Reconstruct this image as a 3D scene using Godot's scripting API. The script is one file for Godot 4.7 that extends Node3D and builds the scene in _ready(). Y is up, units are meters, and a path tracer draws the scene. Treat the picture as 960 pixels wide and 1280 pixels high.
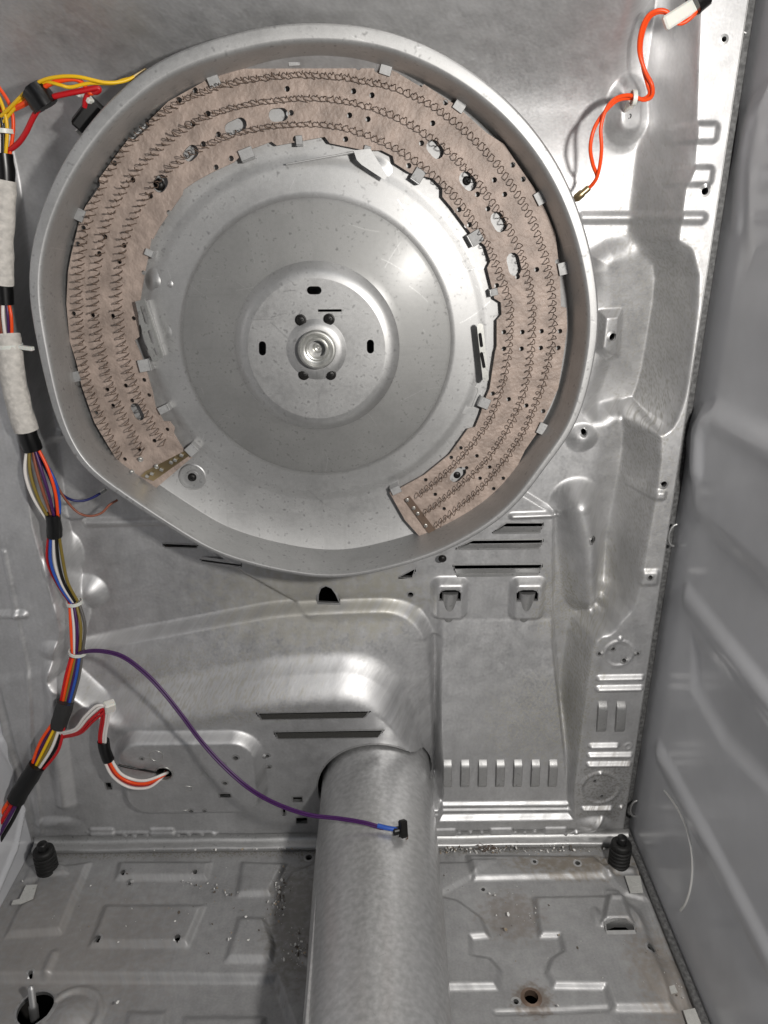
extends Node3D
# Inside of a clothes dryer cabinet: stamped back panel, heater housing with its coil board, exhaust duct, wiring, base and side panels.
# x right, y up, z from the back panel towards the viewer; metres. The panel flange is z = 0, the base sheet is y = 0.

const DISH := -0.044   # depth of the pressed-in middle of the back panel
var mats := {}
var rng := RandomNumberGenerator.new()


func pv(a: Array) -> PackedVector2Array:
	var r := PackedVector2Array()
	for i in range(0, a.size(), 2):
		r.append(Vector2(a[i], a[i + 1]) * 0.001)
	return r


func pv3(a: Array) -> PackedVector3Array:
	var r := PackedVector3Array()
	for i in range(0, a.size(), 3):
		r.append(Vector3(a[i], a[i + 1], a[i + 2]) * 0.001)
	return r


# A pressed sheet: heights over a regular grid (u, v).
class Sheet:
	var nx: int
	var ny: int
	var u0: float
	var v0: float
	var st: float
	var h := PackedFloat32Array()
	var cut := PackedByteArray()
	var kind := 0      # 0 back panel (u = x, v = y), 1 base (u = x, v = z), 2 right panel (u = z, v = y), 3 left panel
	var off := 0.0

	func _init(a: Vector2, b: Vector2, step: float, what: int, offset: float) -> void:
		u0 = a.x
		v0 = a.y
		st = step
		kind = what
		off = offset
		nx = int(ceil((b.x - a.x) / step)) + 1
		ny = int(ceil((b.y - a.y) / step)) + 1
		h.resize(nx * ny)
		cut.resize(nx * ny)

	func span(lo: Vector2, hi: Vector2) -> Array:
		return [clampi(int((lo.x - u0) / st), 0, nx - 1), clampi(int((hi.x - u0) / st) + 1, 0, nx - 1), clampi(int((lo.y - v0) / st), 0, ny - 1), clampi(int((hi.y - v0) / st) + 1, 0, ny - 1)]

	func at(u: float, v: float) -> float:
		var x := clampf((u - u0) / st, 0.0, nx - 1.001)
		var y := clampf((v - v0) / st, 0.0, ny - 1.001)
		var i := int(x)
		var j := int(y)
		var k := j * nx + i
		return lerpf(lerpf(h[k], h[k + 1], x - i), lerpf(h[k + nx], h[k + nx + 1], x - i), y - j)

	func pos(u: float, v: float, e: float) -> Vector3:
		match kind:
			0: return Vector3(u, v, off + e)
			1: return Vector3(u, off + e, v)
			2: return Vector3(off - e, v, u)
		return Vector3(off + e, v, u)

	func out() -> Vector3:
		return [Vector3(0, 0, 1), Vector3(0, 1, 0), Vector3(-1, 0, 0), Vector3(1, 0, 0)][kind]

	static func bounds(q: PackedVector2Array, grow: float) -> Array:
		var lo := q[0]
		var hi := q[0]
		for p in q:
			lo = lo.min(p)
			hi = hi.max(p)
		return [lo - Vector2(grow, grow), hi + Vector2(grow, grow)]

	# raise by «amount», or with a plane (a, b, c) blend to a + b u + c v; w is the width of the shoulder, which lies across the outline
	func poly(q: PackedVector2Array, w: float, amount: float, plane = null) -> void:
		var b := bounds(q, w * 0.5)
		var s := span(b[0], b[1])
		for j in range(s[2], s[3] + 1):
			for i in range(s[0], s[1] + 1):
				var p := Vector2(u0 + i * st, v0 + j * st)
				put(j * nx + i, p, (outline_sd(p, q)) / w, amount, plane)

	func outline_sd(p: Vector2, q: PackedVector2Array) -> float:
		var d := INF
		var s := 1.0
		var b := q[q.size() - 1]
		for a in q:
			var e := b - a
			var w := p - a
			var k := w - e * clampf(w.dot(e) / e.dot(e), 0.0, 1.0)
			d = minf(d, k.length_squared())
			var c1 := p.y >= a.y
			var c2 := p.y < b.y
			var c3 := e.x * w.y > e.y * w.x
			if c1 == c2 and c2 == c3:
				s = -s
			b = a
		return s * sqrt(d)

	func put(k: int, p: Vector2, d: float, amount: float, plane) -> void:
		if d >= 0.5:
			return
		var t := clampf(0.5 - d, 0.0, 1.0)
		t = t * t * (3.0 - 2.0 * t)
		if plane == null:
			h[k] += amount * t
		else:
			h[k] = lerpf(h[k], plane.x + plane.y * p.x + plane.z * p.y, t)

	# a rounded box
	func rbox(c: Vector2, half: Vector2, turn: float, r: float, w: float, amount: float) -> void:
		var g := half.length() + w
		var s := span(c - Vector2(g, g), c + Vector2(g, g))
		for j in range(s[2], s[3] + 1):
			for i in range(s[0], s[1] + 1):
				var p := Vector2(u0 + i * st, v0 + j * st)
				var q := (p - c).rotated(-turn).abs() - half + Vector2(r, r)
				put(j * nx + i, p, (q.max(Vector2.ZERO).length() + minf(maxf(q.x, q.y), 0.0) - r) / w, amount, null)

	# a round-ended bead along a line of points
	func bead(q: PackedVector2Array, r: float, amount: float) -> void:
		var b := bounds(q, r)
		var s := span(b[0], b[1])
		for j in range(s[2], s[3] + 1):
			for i in range(s[0], s[1] + 1):
				var p := Vector2(u0 + i * st, v0 + j * st)
				var d := INF
				for k in q.size() - 1:
					d = minf(d, Geometry2D.get_closest_point_to_segment(p, q[k], q[k + 1]).distance_squared_to(p))
				d = sqrt(d) / r
				if d < 1.0:
					h[j * nx + i] += amount * (1.0 - d * d) * (1.0 - d * d)

	func dome(c: Vector2, half: Vector2, amount: float) -> void:
		var s := span(c - half, c + half)
		for j in range(s[2], s[3] + 1):
			for i in range(s[0], s[1] + 1):
				var d := ((Vector2(u0 + i * st, v0 + j * st) - c) / half).length_squared()
				if d < 1.0:
					h[j * nx + i] += amount * (1.0 - d) * sqrt(1.0 - d)

	func ring(c: Vector2, r: float, w: float, amount: float) -> void:
		var s := span(c - Vector2(r + w, r + w), c + Vector2(r + w, r + w))
		for j in range(s[2], s[3] + 1):
			for i in range(s[0], s[1] + 1):
				var d := absf(Vector2(u0 + i * st, v0 + j * st).distance_to(c) - r) / w
				if d < 1.0:
					h[j * nx + i] += amount * (1.0 - d * d) * (1.0 - d * d)

	func remove(q: PackedVector2Array) -> void:
		var b := bounds(q, st * 2.0)
		var s := span(b[0], b[1])
		for j in range(s[2], s[3] + 1):
			for i in range(s[0], s[1] + 1):
				if outline_sd(Vector2(u0 + (i + 0.5) * st, v0 + (j + 0.5) * st), q) < st * 0.75:
					cut[j * nx + i] = 1

	func mesh() -> ArrayMesh:
		var v := PackedVector3Array()
		var n := PackedVector3Array()
		var uv := PackedVector2Array()
		var ix := PackedInt32Array()
		v.resize(nx * ny)
		n.resize(nx * ny)
		uv.resize(nx * ny)
		var o := out()
		for j in ny:
			for i in nx:
				var k := j * nx + i
				var du := (h[j * nx + mini(i + 1, nx - 1)] - h[j * nx + maxi(i - 1, 0)]) / (2.0 * st)
				var dv := (h[mini(j + 1, ny - 1) * nx + i] - h[maxi(j - 1, 0) * nx + i]) / (2.0 * st)
				v[k] = pos(u0 + i * st, v0 + j * st, h[k])
				n[k] = (o - (pos(1, 0, 0) - pos(0, 0, 0)) * du - (pos(0, 1, 0) - pos(0, 0, 0)) * dv).normalized()
				var slip := 0.7 * h[k] / st      # keeps the grain from smearing down steep shoulders
				uv[k] = Vector2((i + slip) / (nx - 1), 1.0 - (j + slip) / (ny - 1))
		var turned := kind == 1 or kind == 3
		ix.resize((nx - 1) * (ny - 1) * 6)
		var m := 0
		for j in ny - 1:
			for i in nx - 1:
				var a := j * nx + i
				if cut[a]:
					continue
				var d := a + nx
				if turned:
					ix[m] = a; ix[m + 1] = a + 1; ix[m + 2] = d + 1; ix[m + 3] = a; ix[m + 4] = d + 1; ix[m + 5] = d
				else:
					ix[m] = a; ix[m + 1] = d; ix[m + 2] = d + 1; ix[m + 3] = a; ix[m + 4] = d + 1; ix[m + 5] = a + 1
				m += 6
		ix.resize(m)
		var arr := []
		arr.resize(Mesh.ARRAY_MAX)
		arr[Mesh.ARRAY_VERTEX] = v
		arr[Mesh.ARRAY_NORMAL] = n
		arr[Mesh.ARRAY_TEX_UV] = uv
		arr[Mesh.ARRAY_INDEX] = ix
		var r := ArrayMesh.new()
		r.add_surface_from_arrays(Mesh.PRIMITIVE_TRIANGLES, arr)
		return r


# Collects triangles with their normals.
class Build:
	var v := PackedVector3Array()
	var n := PackedVector3Array()
	var c := PackedColorArray()
	var ix := PackedInt32Array()
	var tint := Color.WHITE

	func add(p: Vector3, q: Vector3) -> int:
		v.append(p)
		n.append(q)
		c.append(tint)
		return v.size() - 1

	func tri(a: int, b: int, d: int) -> void:
		if (v[b] - v[a]).cross(v[d] - v[a]).dot(n[a] + n[b] + n[d]) > 0.0:
			ix.append_array([a, d, b])
		else:
			ix.append_array([a, b, d])

	func quad(a: int, b: int, d: int, e: int) -> void:
		tri(a, b, d)
		tri(a, d, e)

	func face(p: Array, q: Vector3) -> void:
		var k := v.size()
		for a in p:
			add(a, q)
		for i in range(1, p.size() - 1):
			tri(k, k + i, k + i + 1)

	# closed rings of equal count, joined in strips; neighbours within 45 degrees are smoothed
	func loft(rings: Array, flip := 1.0, closed := true) -> void:
		var m: int = rings[0].size()
		var s := []
		for i in rings.size() - 1:
			var row := PackedVector3Array()
			var a: PackedVector3Array = rings[i]
			var b: PackedVector3Array = rings[i + 1]
			for j in m:
				var q := (j + 1) % m if closed else mini(j + 1, m - 1)
				var p := (j + m - 1) % m if closed else maxi(j - 1, 0)
				var dj := a[q] - a[p] + b[q] - b[p]
				row.append((b[j] - a[j]).cross(dj).normalized() * flip)
			s.append(row)
		var soft := []
		for i in s.size() - 1:
			var sum := 0.0
			for j in m:
				sum += s[i][j].dot(s[i + 1][j])
			soft.append(sum / m > 0.7)
		for i in s.size():
			var first := v.size()
			for e in 2:
				var o: int = i - 1 if e == 0 else i + 1
				var join: bool = o >= 0 and o < s.size() and soft[mini(o, i)]
				for j in m:
					var w: Vector3 = s[i][j]
					if join:
						w = (w + s[o][j]).normalized()
					add(rings[i + e][j], w)
			for j in m if closed else m - 1:
				var q := (j + 1) % m
				quad(first + j, first + q, first + m + q, first + m + j)

	func lathe(profile: Array, xf: Transform3D, segs := 32) -> void:
		var rings := []
		for p in profile:
			var r := PackedVector3Array()
			for j in segs:
				var a := TAU * j / segs
				r.append(xf * Vector3(maxf(p.x, 0.00001) * cos(a), p.y, maxf(p.x, 0.00001) * sin(a)))
			rings.append(r)
		loft(rings)

	func tube(path: PackedVector3Array, r: float, sides := 8) -> void:
		var side := (path[1] - path[0]).cross(Vector3(0.3, 0.5, 0.81)).normalized()
		var first := v.size()
		for i in path.size():
			var t := (path[mini(i + 1, path.size() - 1)] - path[maxi(i - 1, 0)]).normalized()
			side = (side - t * side.dot(t)).normalized()
			var up := t.cross(side)
			for j in sides:
				var a := TAU * j / sides
				var q := side * cos(a) + up * sin(a)
				add(path[i] + q * r, q)
			if i > 0:
				var k := first + i * sides
				for j in sides:
					quad(k - sides + j, k - sides + (j + 1) % sides, k + (j + 1) % sides, k + j)
		for e in [0, path.size() - 1]:
			var cap := []
			for j in sides:
				cap.append(v[first + e * sides + j])
			face(cap, (path[0] - path[1]).normalized() if e == 0 else (path[e] - path[e - 1]).normalized())

	func box(xf: Transform3D, size: Vector3, bevel := 0.0004) -> void:
		var g := size * 0.5
		var b := minf(bevel, minf(g.x, minf(g.y, g.z)) * 0.9)
		for ax in 3:
			var u := (ax + 1) % 3
			var w := (ax + 2) % 3
			for s in [-1.0, 1.0]:
				var q := Vector3.ZERO
				q[ax] = s
				var p := []
				for k in [[-1, -1], [1, -1], [1, 1], [-1, 1]]:
					var o := Vector3.ZERO
					o[ax] = s * g[ax]
					o[u] = k[0] * (g[u] - b)
					o[w] = k[1] * (g[w] - b)
					p.append(xf * o)
				face(p, (xf.basis * q).normalized())
			for su in [-1.0, 1.0]:
				for sw in [-1.0, 1.0]:
					var q := Vector3.ZERO
					q[u] = su
					q[w] = sw
					var p := []
					for k in [[-1, 0], [1, 0], [1, 1], [-1, 1]]:
						var o := Vector3.ZERO
						o[ax] = k[0] * (g[ax] - b)
						o[u] = su * (g[u] - (b if k[1] else 0.0))
						o[w] = sw * (g[w] - (0.0 if k[1] else b))
						p.append(xf * o)
					face(p, (xf.basis * q).normalized())
		for sx in [-1.0, 1.0]:
			for sy in [-1.0, 1.0]:
				for sz in [-1.0, 1.0]:
					var d := Vector3(sx, sy, sz)
					face([xf * (d * (g - Vector3(0, b, b))), xf * (d * (g - Vector3(b, 0, b))), xf * (d * (g - Vector3(b, b, 0)))], (xf.basis * d).normalized())

	# an outline in the x-y plane, drawn out along z from 0 to depth
	func prism(q: PackedVector2Array, depth: float, xf: Transform3D) -> void:
		var t := Geometry2D.triangulate_polygon(q)
		for s in [0.0, 1.0]:
			var k := v.size()
			for p in q:
				add(xf * Vector3(p.x, p.y, s * depth), xf.basis.z.normalized() * (s * 2.0 - 1.0))
			for i in range(0, t.size(), 3):
				tri(k + t[i], k + t[i + 1], k + t[i + 2])
		var turn := -1.0 if Geometry2D.is_polygon_clockwise(q) else 1.0
		for i in q.size():
			var a := q[i]
			var b := q[(i + 1) % q.size()]
			var o := Vector3(b.y - a.y, a.x - b.x, 0).normalized() * turn
			face([xf * Vector3(a.x, a.y, 0), xf * Vector3(b.x, b.y, 0), xf * Vector3(b.x, b.y, depth), xf * Vector3(a.x, a.y, depth)], (xf.basis * o).normalized())

	func mesh() -> ArrayMesh:
		var arr := []
		arr.resize(Mesh.ARRAY_MAX)
		arr[Mesh.ARRAY_VERTEX] = v
		arr[Mesh.ARRAY_NORMAL] = n
		arr[Mesh.ARRAY_COLOR] = c
		arr[Mesh.ARRAY_INDEX] = ix
		var r := ArrayMesh.new()
		r.add_surface_from_arrays(Mesh.PRIMITIVE_TRIANGLES, arr)
		return r


# ---------------------------------------------------------------- helpers

func thing(called: String, label: String, category: String, at := Vector3.ZERO, group := "") -> Node3D:
	var o := Node3D.new()
	o.name = called
	o.position = at
	o.set_meta("label", label)
	o.set_meta("category", category)
	if group:
		o.set_meta("group", group)
	add_child(o, true)
	return o


func part(parent: Node3D, called: String, m: Mesh, mat: Material, label := "") -> MeshInstance3D:
	var o := MeshInstance3D.new()
	o.name = numbered(parent, called)
	o.mesh = m
	o.material_override = mat
	if label:
		o.set_meta("label", label)
	parent.add_child(o, true)
	return o


func numbered(parent: Node, called: String) -> String:
	if not parent.has_node(called):
		return called
	var k := 1
	while parent.has_node("%s_%03d" % [called, k]):
		k += 1
	return "%s_%03d" % [called, k]


func spline(p: PackedVector3Array, per := 8) -> PackedVector3Array:
	var r := PackedVector3Array()
	for i in p.size() - 1:
		var a := p[maxi(i - 1, 0)]
		var d := p[mini(i + 2, p.size() - 1)]
		for k in per:
			r.append(p[i].cubic_interpolate(p[i + 1], a, d, float(k) / per))
	r.append(p[p.size() - 1])
	return r


func closed_spline(p: PackedVector2Array, per := 6) -> PackedVector2Array:
	var r := PackedVector2Array()
	var m := p.size()
	for i in m:
		for k in per:
			r.append(p[i].cubic_interpolate(p[(i + 1) % m], p[(i + m - 1) % m], p[(i + 2) % m], float(k) / per))
	return r


# distance of a closed outline from a centre, at m equal angles from +x towards +y
func polar(q: PackedVector2Array, c: Vector2, m: int) -> PackedFloat32Array:
	var r := PackedFloat32Array()
	for j in m:
		var dir := Vector2.from_angle(TAU * j / m)
		var best := 0.0
		for i in q.size():
			var hit = Geometry2D.segment_intersects_segment(c, c + dir, q[i], q[(i + 1) % q.size()])
			if hit != null:
				best = maxf(best, c.distance_to(hit))
		r.append(best)
	for n in 6:
		var o := r.duplicate()
		for j in m:
			r[j] = (o[j] * 2.0 + o[(j + 1) % m] + o[(j + m - 1) % m] + o[(j + 2) % m] * 0.5 + o[(j + m - 2) % m] * 0.5) / 5.0
	return r


func circle(c: Vector2, r: float, m := 16) -> PackedVector2Array:
	var q := PackedVector2Array()
	for i in m:
		q.append(c + Vector2.from_angle(TAU * i / m) * r)
	return q


func stadium(a: Vector2, b: Vector2, r: float, m := 8) -> PackedVector2Array:
	var q := PackedVector2Array()
	var t := (b - a).angle()
	for i in m + 1:
		q.append(b + Vector2.from_angle(t - PI / 2 + PI * i / m) * r)
	for i in m + 1:
		q.append(a + Vector2.from_angle(t + PI / 2 + PI * i / m) * r)
	return q


func rect(a: Vector2, b: Vector2) -> PackedVector2Array:
	return PackedVector2Array([Vector2(a.x, a.y), Vector2(b.x, a.y), Vector2(b.x, b.y), Vector2(a.x, b.y)])


# a punched hole: the grid is cut and a precise rim with a short throat closes the ragged edge
func hole(s: Sheet, parent: Node3D, called: String, q: PackedVector2Array, mat: Material, throat := 0.004, burr := 0.0002) -> void:
	s.remove(q)
	var m := q.size()
	var turn := -1.0 if Geometry2D.is_polygon_clockwise(q) else 1.0
	var rings := [PackedVector3Array(), PackedVector3Array(), PackedVector3Array()]
	for i in m:
		var t := (q[(i + 1) % m] - q[(i + m - 1) % m]).normalized()
		var o := Vector2(t.y, -t.x) * turn
		var w := q[i] + o * s.st * 2.4
		var e := s.at(w.x, w.y)
		rings[0].append(s.pos(w.x, w.y, e - 0.00015))
		rings[1].append(s.pos(q[i].x, q[i].y, e + burr))
		rings[2].append(s.pos(q[i].x, q[i].y, e - throat))
	var b := Build.new()
	var cr: Vector3 = (rings[1][0] - rings[0][0]).cross(rings[0][1] - rings[0][m - 1])
	b.loft(rings, signf(cr.dot(s.out())))
	part(parent, called, b.mesh(), mat)


# a plate with holes through it: its front face lies at z = 0 of the node
func plate(parent: Node3D, called: String, q: PackedVector2Array, holes: Array, depth: float, mat: Material) -> CSGPolygon3D:
	var o := CSGPolygon3D.new()
	o.name = numbered(parent, called)
	o.polygon = q
	o.depth = depth
	o.material = mat
	for k in holes:
		var d := CSGPolygon3D.new()
		d.operation = CSGShape3D.OPERATION_SUBTRACTION
		d.polygon = k
		d.depth = depth * 3.0
		d.position.z = depth
		d.material = mat
		d.name = "hole"
		o.add_child(d, true)
	parent.add_child(o, true)
	return o


func along(p: Vector3, z: Vector3, up := Vector3.UP) -> Transform3D:
	var zz := z.normalized()
	var x := up.cross(zz).normalized()
	return Transform3D(Basis(x, zz.cross(x), zz), p)


# y axis towards «d»
func axis(p: Vector3, d: Vector3) -> Transform3D:
	var y := d.normalized()
	var x := y.cross(Vector3(0.31, 0.2, 0.93) if absf(y.z) < 0.8 else Vector3(1, 0.1, 0)).normalized()
	return Transform3D(Basis(x, y, x.cross(y)), p)


func screw(parent: Node3D, p: Vector3, d: Vector3, r: float, mat: Material, called := "screw") -> void:
	var b := Build.new()
	var xf := axis(p, d)
	b.lathe([Vector2(r * 1.25, 0), Vector2(r * 1.25, 0.0007), Vector2(r, 0.0009), Vector2(r * 0.95, 0.002), Vector2(r * 0.7, 0.0027), Vector2(0, 0.0029)], xf, 18)
	var o := part(parent, called, b.mesh(), mat)
	var k := Build.new()
	for t in [0.4, 0.4 + PI / 2]:
		k.box(xf * Transform3D(Basis(Vector3.UP, t), Vector3(0, 0.0026, 0)), Vector3(r * 1.2, 0.0008, r * 0.22), 0.0001)
	part(o, "drive_shade", k.mesh(), mats.void)  # black bars painted as the shade in the screw drive


func noise(seed_: int, freq: float, oct := 3) -> FastNoiseLite:
	var f := FastNoiseLite.new()
	f.seed = seed_
	f.frequency = freq
	f.fractal_octaves = oct
	return f


func noise_tex(seed_: int, freq: float, lo: float, hi: float, size := 512, bump := false) -> NoiseTexture2D:
	var t := NoiseTexture2D.new()
	t.width = size
	t.height = size
	t.seamless = true
	t.noise = noise(seed_, freq, 4)
	if bump:
		t.as_normal_map = true
		t.bump_strength = hi
	else:
		var g := Gradient.new()
		g.set_color(0, Color(lo, lo, lo))
		g.set_color(1, Color(hi, hi, hi))
		t.color_ramp = g
	return t


var worn: Array = []


# fine zinc grain, rubbed streaks, hair scratches and small stains; albedo and roughness pictures shared by the bare metal parts
func make_worn() -> void:
	var n := 720
	var col := Image.create(n, n, false, Image.FORMAT_RGB8)
	var rgh := Image.create(n, n, false, Image.FORMAT_RGB8)
	var a := noise(1, 0.010, 3)
	var b := noise(2, 0.09, 2)
	var c := noise(3, 0.45, 2)
	for y in n:
		for x in n:
			var g := c.get_noise_2d(x, y)
			var m := b.get_noise_2d(x, y)
			var l := a.get_noise_2d(x, y)
			var v := 0.90 + 0.05 * l + 0.03 * m + 0.05 * g
			if m > 0.36 and l > 0.0:
				v -= 0.10 * (m - 0.36) / 0.2
			col.set_pixel(x, y, Color(v, v, v * 0.99))
			var r := 0.90 + 0.07 * l + 0.06 * m + 0.06 * g
			rgh.set_pixel(x, y, Color(r, r, r))
	var q := RandomNumberGenerator.new()
	q.seed = 5
	for i in 150:
		var p := Vector2(q.randf() * n, q.randf() * n)
		var d := Vector2.from_angle(q.randfn(0.5, 0.9))
		var bend := q.randfn(0, 0.004)
		var w := q.randf_range(-0.07, 0.10)
		for k in int(q.randf_range(8, 90) * q.randf() + 6):
			var x := posmod(int(p.x), n)
			var y := posmod(int(p.y), n)
			var o := col.get_pixel(x, y)
			col.set_pixel(x, y, Color(o.r + w, o.g + w, o.b + w))
			var r := clampf(rgh.get_pixel(x, y).r - 0.18, 0, 1)
			rgh.set_pixel(x, y, Color(r, r, r))
			p += d
			d = d.rotated(bend)
	worn = [ImageTexture.create_from_image(col), ImageTexture.create_from_image(rgh)]


func steel(tone: Color, rough: float, metal := 0.8, tile := 2.6) -> StandardMaterial3D:
	if worn.is_empty():
		make_worn()
	var m := StandardMaterial3D.new()
	m.albedo_color = tone
	m.metallic = metal
	m.roughness = rough
	m.uv1_triplanar = true
	m.uv1_world_triplanar = true
	m.uv1_scale = Vector3(tile, tile, tile)
	m.albedo_texture = worn[0]
	m.roughness_texture = worn[1]
	# the thin clear passivation over the zinc keeps small highlights crisp
	m.clearcoat_enabled = true
	m.clearcoat = 0.35
	m.clearcoat_roughness = 0.26
	return m


func plain(tone: Color, rough: float, metal := 0.0) -> StandardMaterial3D:
	var m := StandardMaterial3D.new()
	m.albedo_color = tone
	m.roughness = rough
	m.metallic = metal
	return m


# colour and roughness pictures for a pressed sheet: cloudy tone, fine speckle, and patches of white corrosion or dirt [centre, radius, colour, strength] in uv
func sheet_look(m: StandardMaterial3D, w: int, hgt: int, patches: Array, tone: float, spread: float, rough: float, seed_: int) -> void:
	var col := Image.create(w, hgt, false, Image.FORMAT_RGB8)
	var rgh := Image.create(w, hgt, false, Image.FORMAT_RGB8)
	var big := noise(seed_, 0.012, 4)
	var mid := noise(seed_ + 1, 0.06, 3)
	var fine := noise(seed_ + 2, 0.35, 2)
	var streak := noise(seed_ + 3, 0.05, 3)
	for y in hgt:
		for x in w:
			var f := fine.get_noise_2d(x, y)
			var a := tone + spread * (big.get_noise_2d(x, y) * 0.8 + mid.get_noise_2d(x, y) * 0.5 + f * 0.6 + streak.get_noise_2d(x * 6.0, y * 0.4) * 0.25)
			var c := Color(a, a, a * 1.002)
			var r := rough + 0.10 * mid.get_noise_2d(x + 90, y) + 0.06 * f
			for p in patches:
				var d: Vector2 = (Vector2(float(x) / w, float(y) / hgt) - p[0]) / p[1]
				var k: float = d.length_squared()
				if k < 1.6:
					var s: float = clampf((1.0 - k) + 0.8 * mid.get_noise_2d(x * 1.7, y * 1.7) + 0.5 * f, 0.0, 1.0) * p[3]
					if p.size() > 4:
						s *= smoothstep(0.02, 0.22, f + 0.4 * mid.get_noise_2d(x * 4.0, y * 4.0))
					c = c.lerp(p[2], s)
					r = lerpf(r, 0.75, s)
			col.set_pixel(x, y, c)
			rgh.set_pixel(x, y, Color(r, r, r))
	m.albedo_texture = ImageTexture.create_from_image(col)
	m.roughness_texture = ImageTexture.create_from_image(rgh)
	m.roughness = 1.0


# wire from points; returns its mesh
func wire_mesh(p: PackedVector3Array, r: float, per := 7) -> ArrayMesh:
	var b := Build.new()
	b.tube(spline(p, per), r, 8)
	return b.mesh()


func wire(parent: Node3D, colour: String, p: PackedVector3Array, r: float) -> MeshInstance3D:
	return part(parent, "wire", wire_mesh(p, r * 0.9), mats["wire_" + colour], colour.replace("_", " ") + " wire")


# tape or sleeve wound round a bundle
func sleeve(parent: Node3D, called: String, p: PackedVector3Array, r: float, mat: Material, label := "") -> MeshInstance3D:
	var b := Build.new()
	var path := spline(p, 8)
	var wob := noise(int(p[0].y * 5000.0), 60.0, 2)
	b.tube(path, r, 14)
	for i in b.v.size():
		b.v[i] += b.n[i] * r * 0.10 * wob.get_noise_3dv(b.v[i])
	return part(parent, called, b.mesh(), mat, label)


func tie(parent: Node3D, p: Vector3, d: Vector3, r: float, tail := Vector3.ZERO) -> void:
	var b := Build.new()
	var xf := axis(p, d)
	b.lathe([Vector2(r, -0.0017), Vector2(r + 0.0009, -0.0015), Vector2(r + 0.0009, 0.0015), Vector2(r, 0.0017)], xf, 18)
	if tail != Vector3.ZERO:
		b.box(along(p + tail.normalized() * (r + tail.length() * 0.5), tail), Vector3(0.004, 0.0032, tail.length()), 0.0004)
	part(parent, "cable_tie", b.mesh(), mats.nylon)


# ---------------------------------------------------------------- the scene

func _ready() -> void:
	var cam := Camera3D.new()
	cam.name = "camera"
	cam.transform = Transform3D(Basis(Vector3(0.999908, -0.004015, 0.012954), Vector3(0.008565, 0.927525, -0.373662), Vector3(-0.010514, 0.373739, 0.927474)), Vector3(0.049863, 0.646495, 0.627448))
	cam.fov = 69.024
	cam.near = 0.02
	cam.far = 30.0
	cam.current = true
	add_child(cam)
	var we := WorldEnvironment.new()
	we.name = "environment"
	var env := Environment.new()
	env.background_mode = Environment.BG_COLOR
	env.background_color = Color(0.175, 0.18, 0.195)
	env.tonemap_mode = Environment.TONE_MAPPER_LINEAR
	env.tonemap_exposure = 1.15
	env.sdfgi_enabled = true
	env.ssao_enabled = true
	env.ssil_enabled = true
	we.environment = env
	add_child(we)
	var lamp := OmniLight3D.new()      # the work lamp held up at the right of the open cabinet
	lamp.name = "work_lamp"
	lamp.position = Vector3(0.30, 0.70, 0.62)
	lamp.light_color = Color(1.0, 0.985, 0.965)
	lamp.light_energy = 0.40
	lamp.light_size = 0.025
	lamp.omni_range = 6.0
	lamp.omni_attenuation = 2.0
	lamp.shadow_enabled = true
	add_child(lamp)
	var room := AreaLight3D.new()      # fill light added unseen behind the viewer to lift the metal
	room.name = "added_fill_light"
	room.area_size = Vector2(1.2, 0.8)
	room.light_color = Color(0.93, 0.96, 1.0)
	room.light_energy = 0.3
	room.transform = Transform3D(Basis.IDENTITY, Vector3(0.5, 2.0, 2.0)).looking_at(Vector3(0.0, 0.3, 0.0), Vector3.UP)
	room.shadow_enabled = true
	add_child(room)
	rng.seed = 11
	make_materials()
	back_panel()
	base_panel()
	side_panels()
	heater_housing()
	heater_element()
	hub()
	duct()
	posts()
	harness()
	leads()
	debris()


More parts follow.
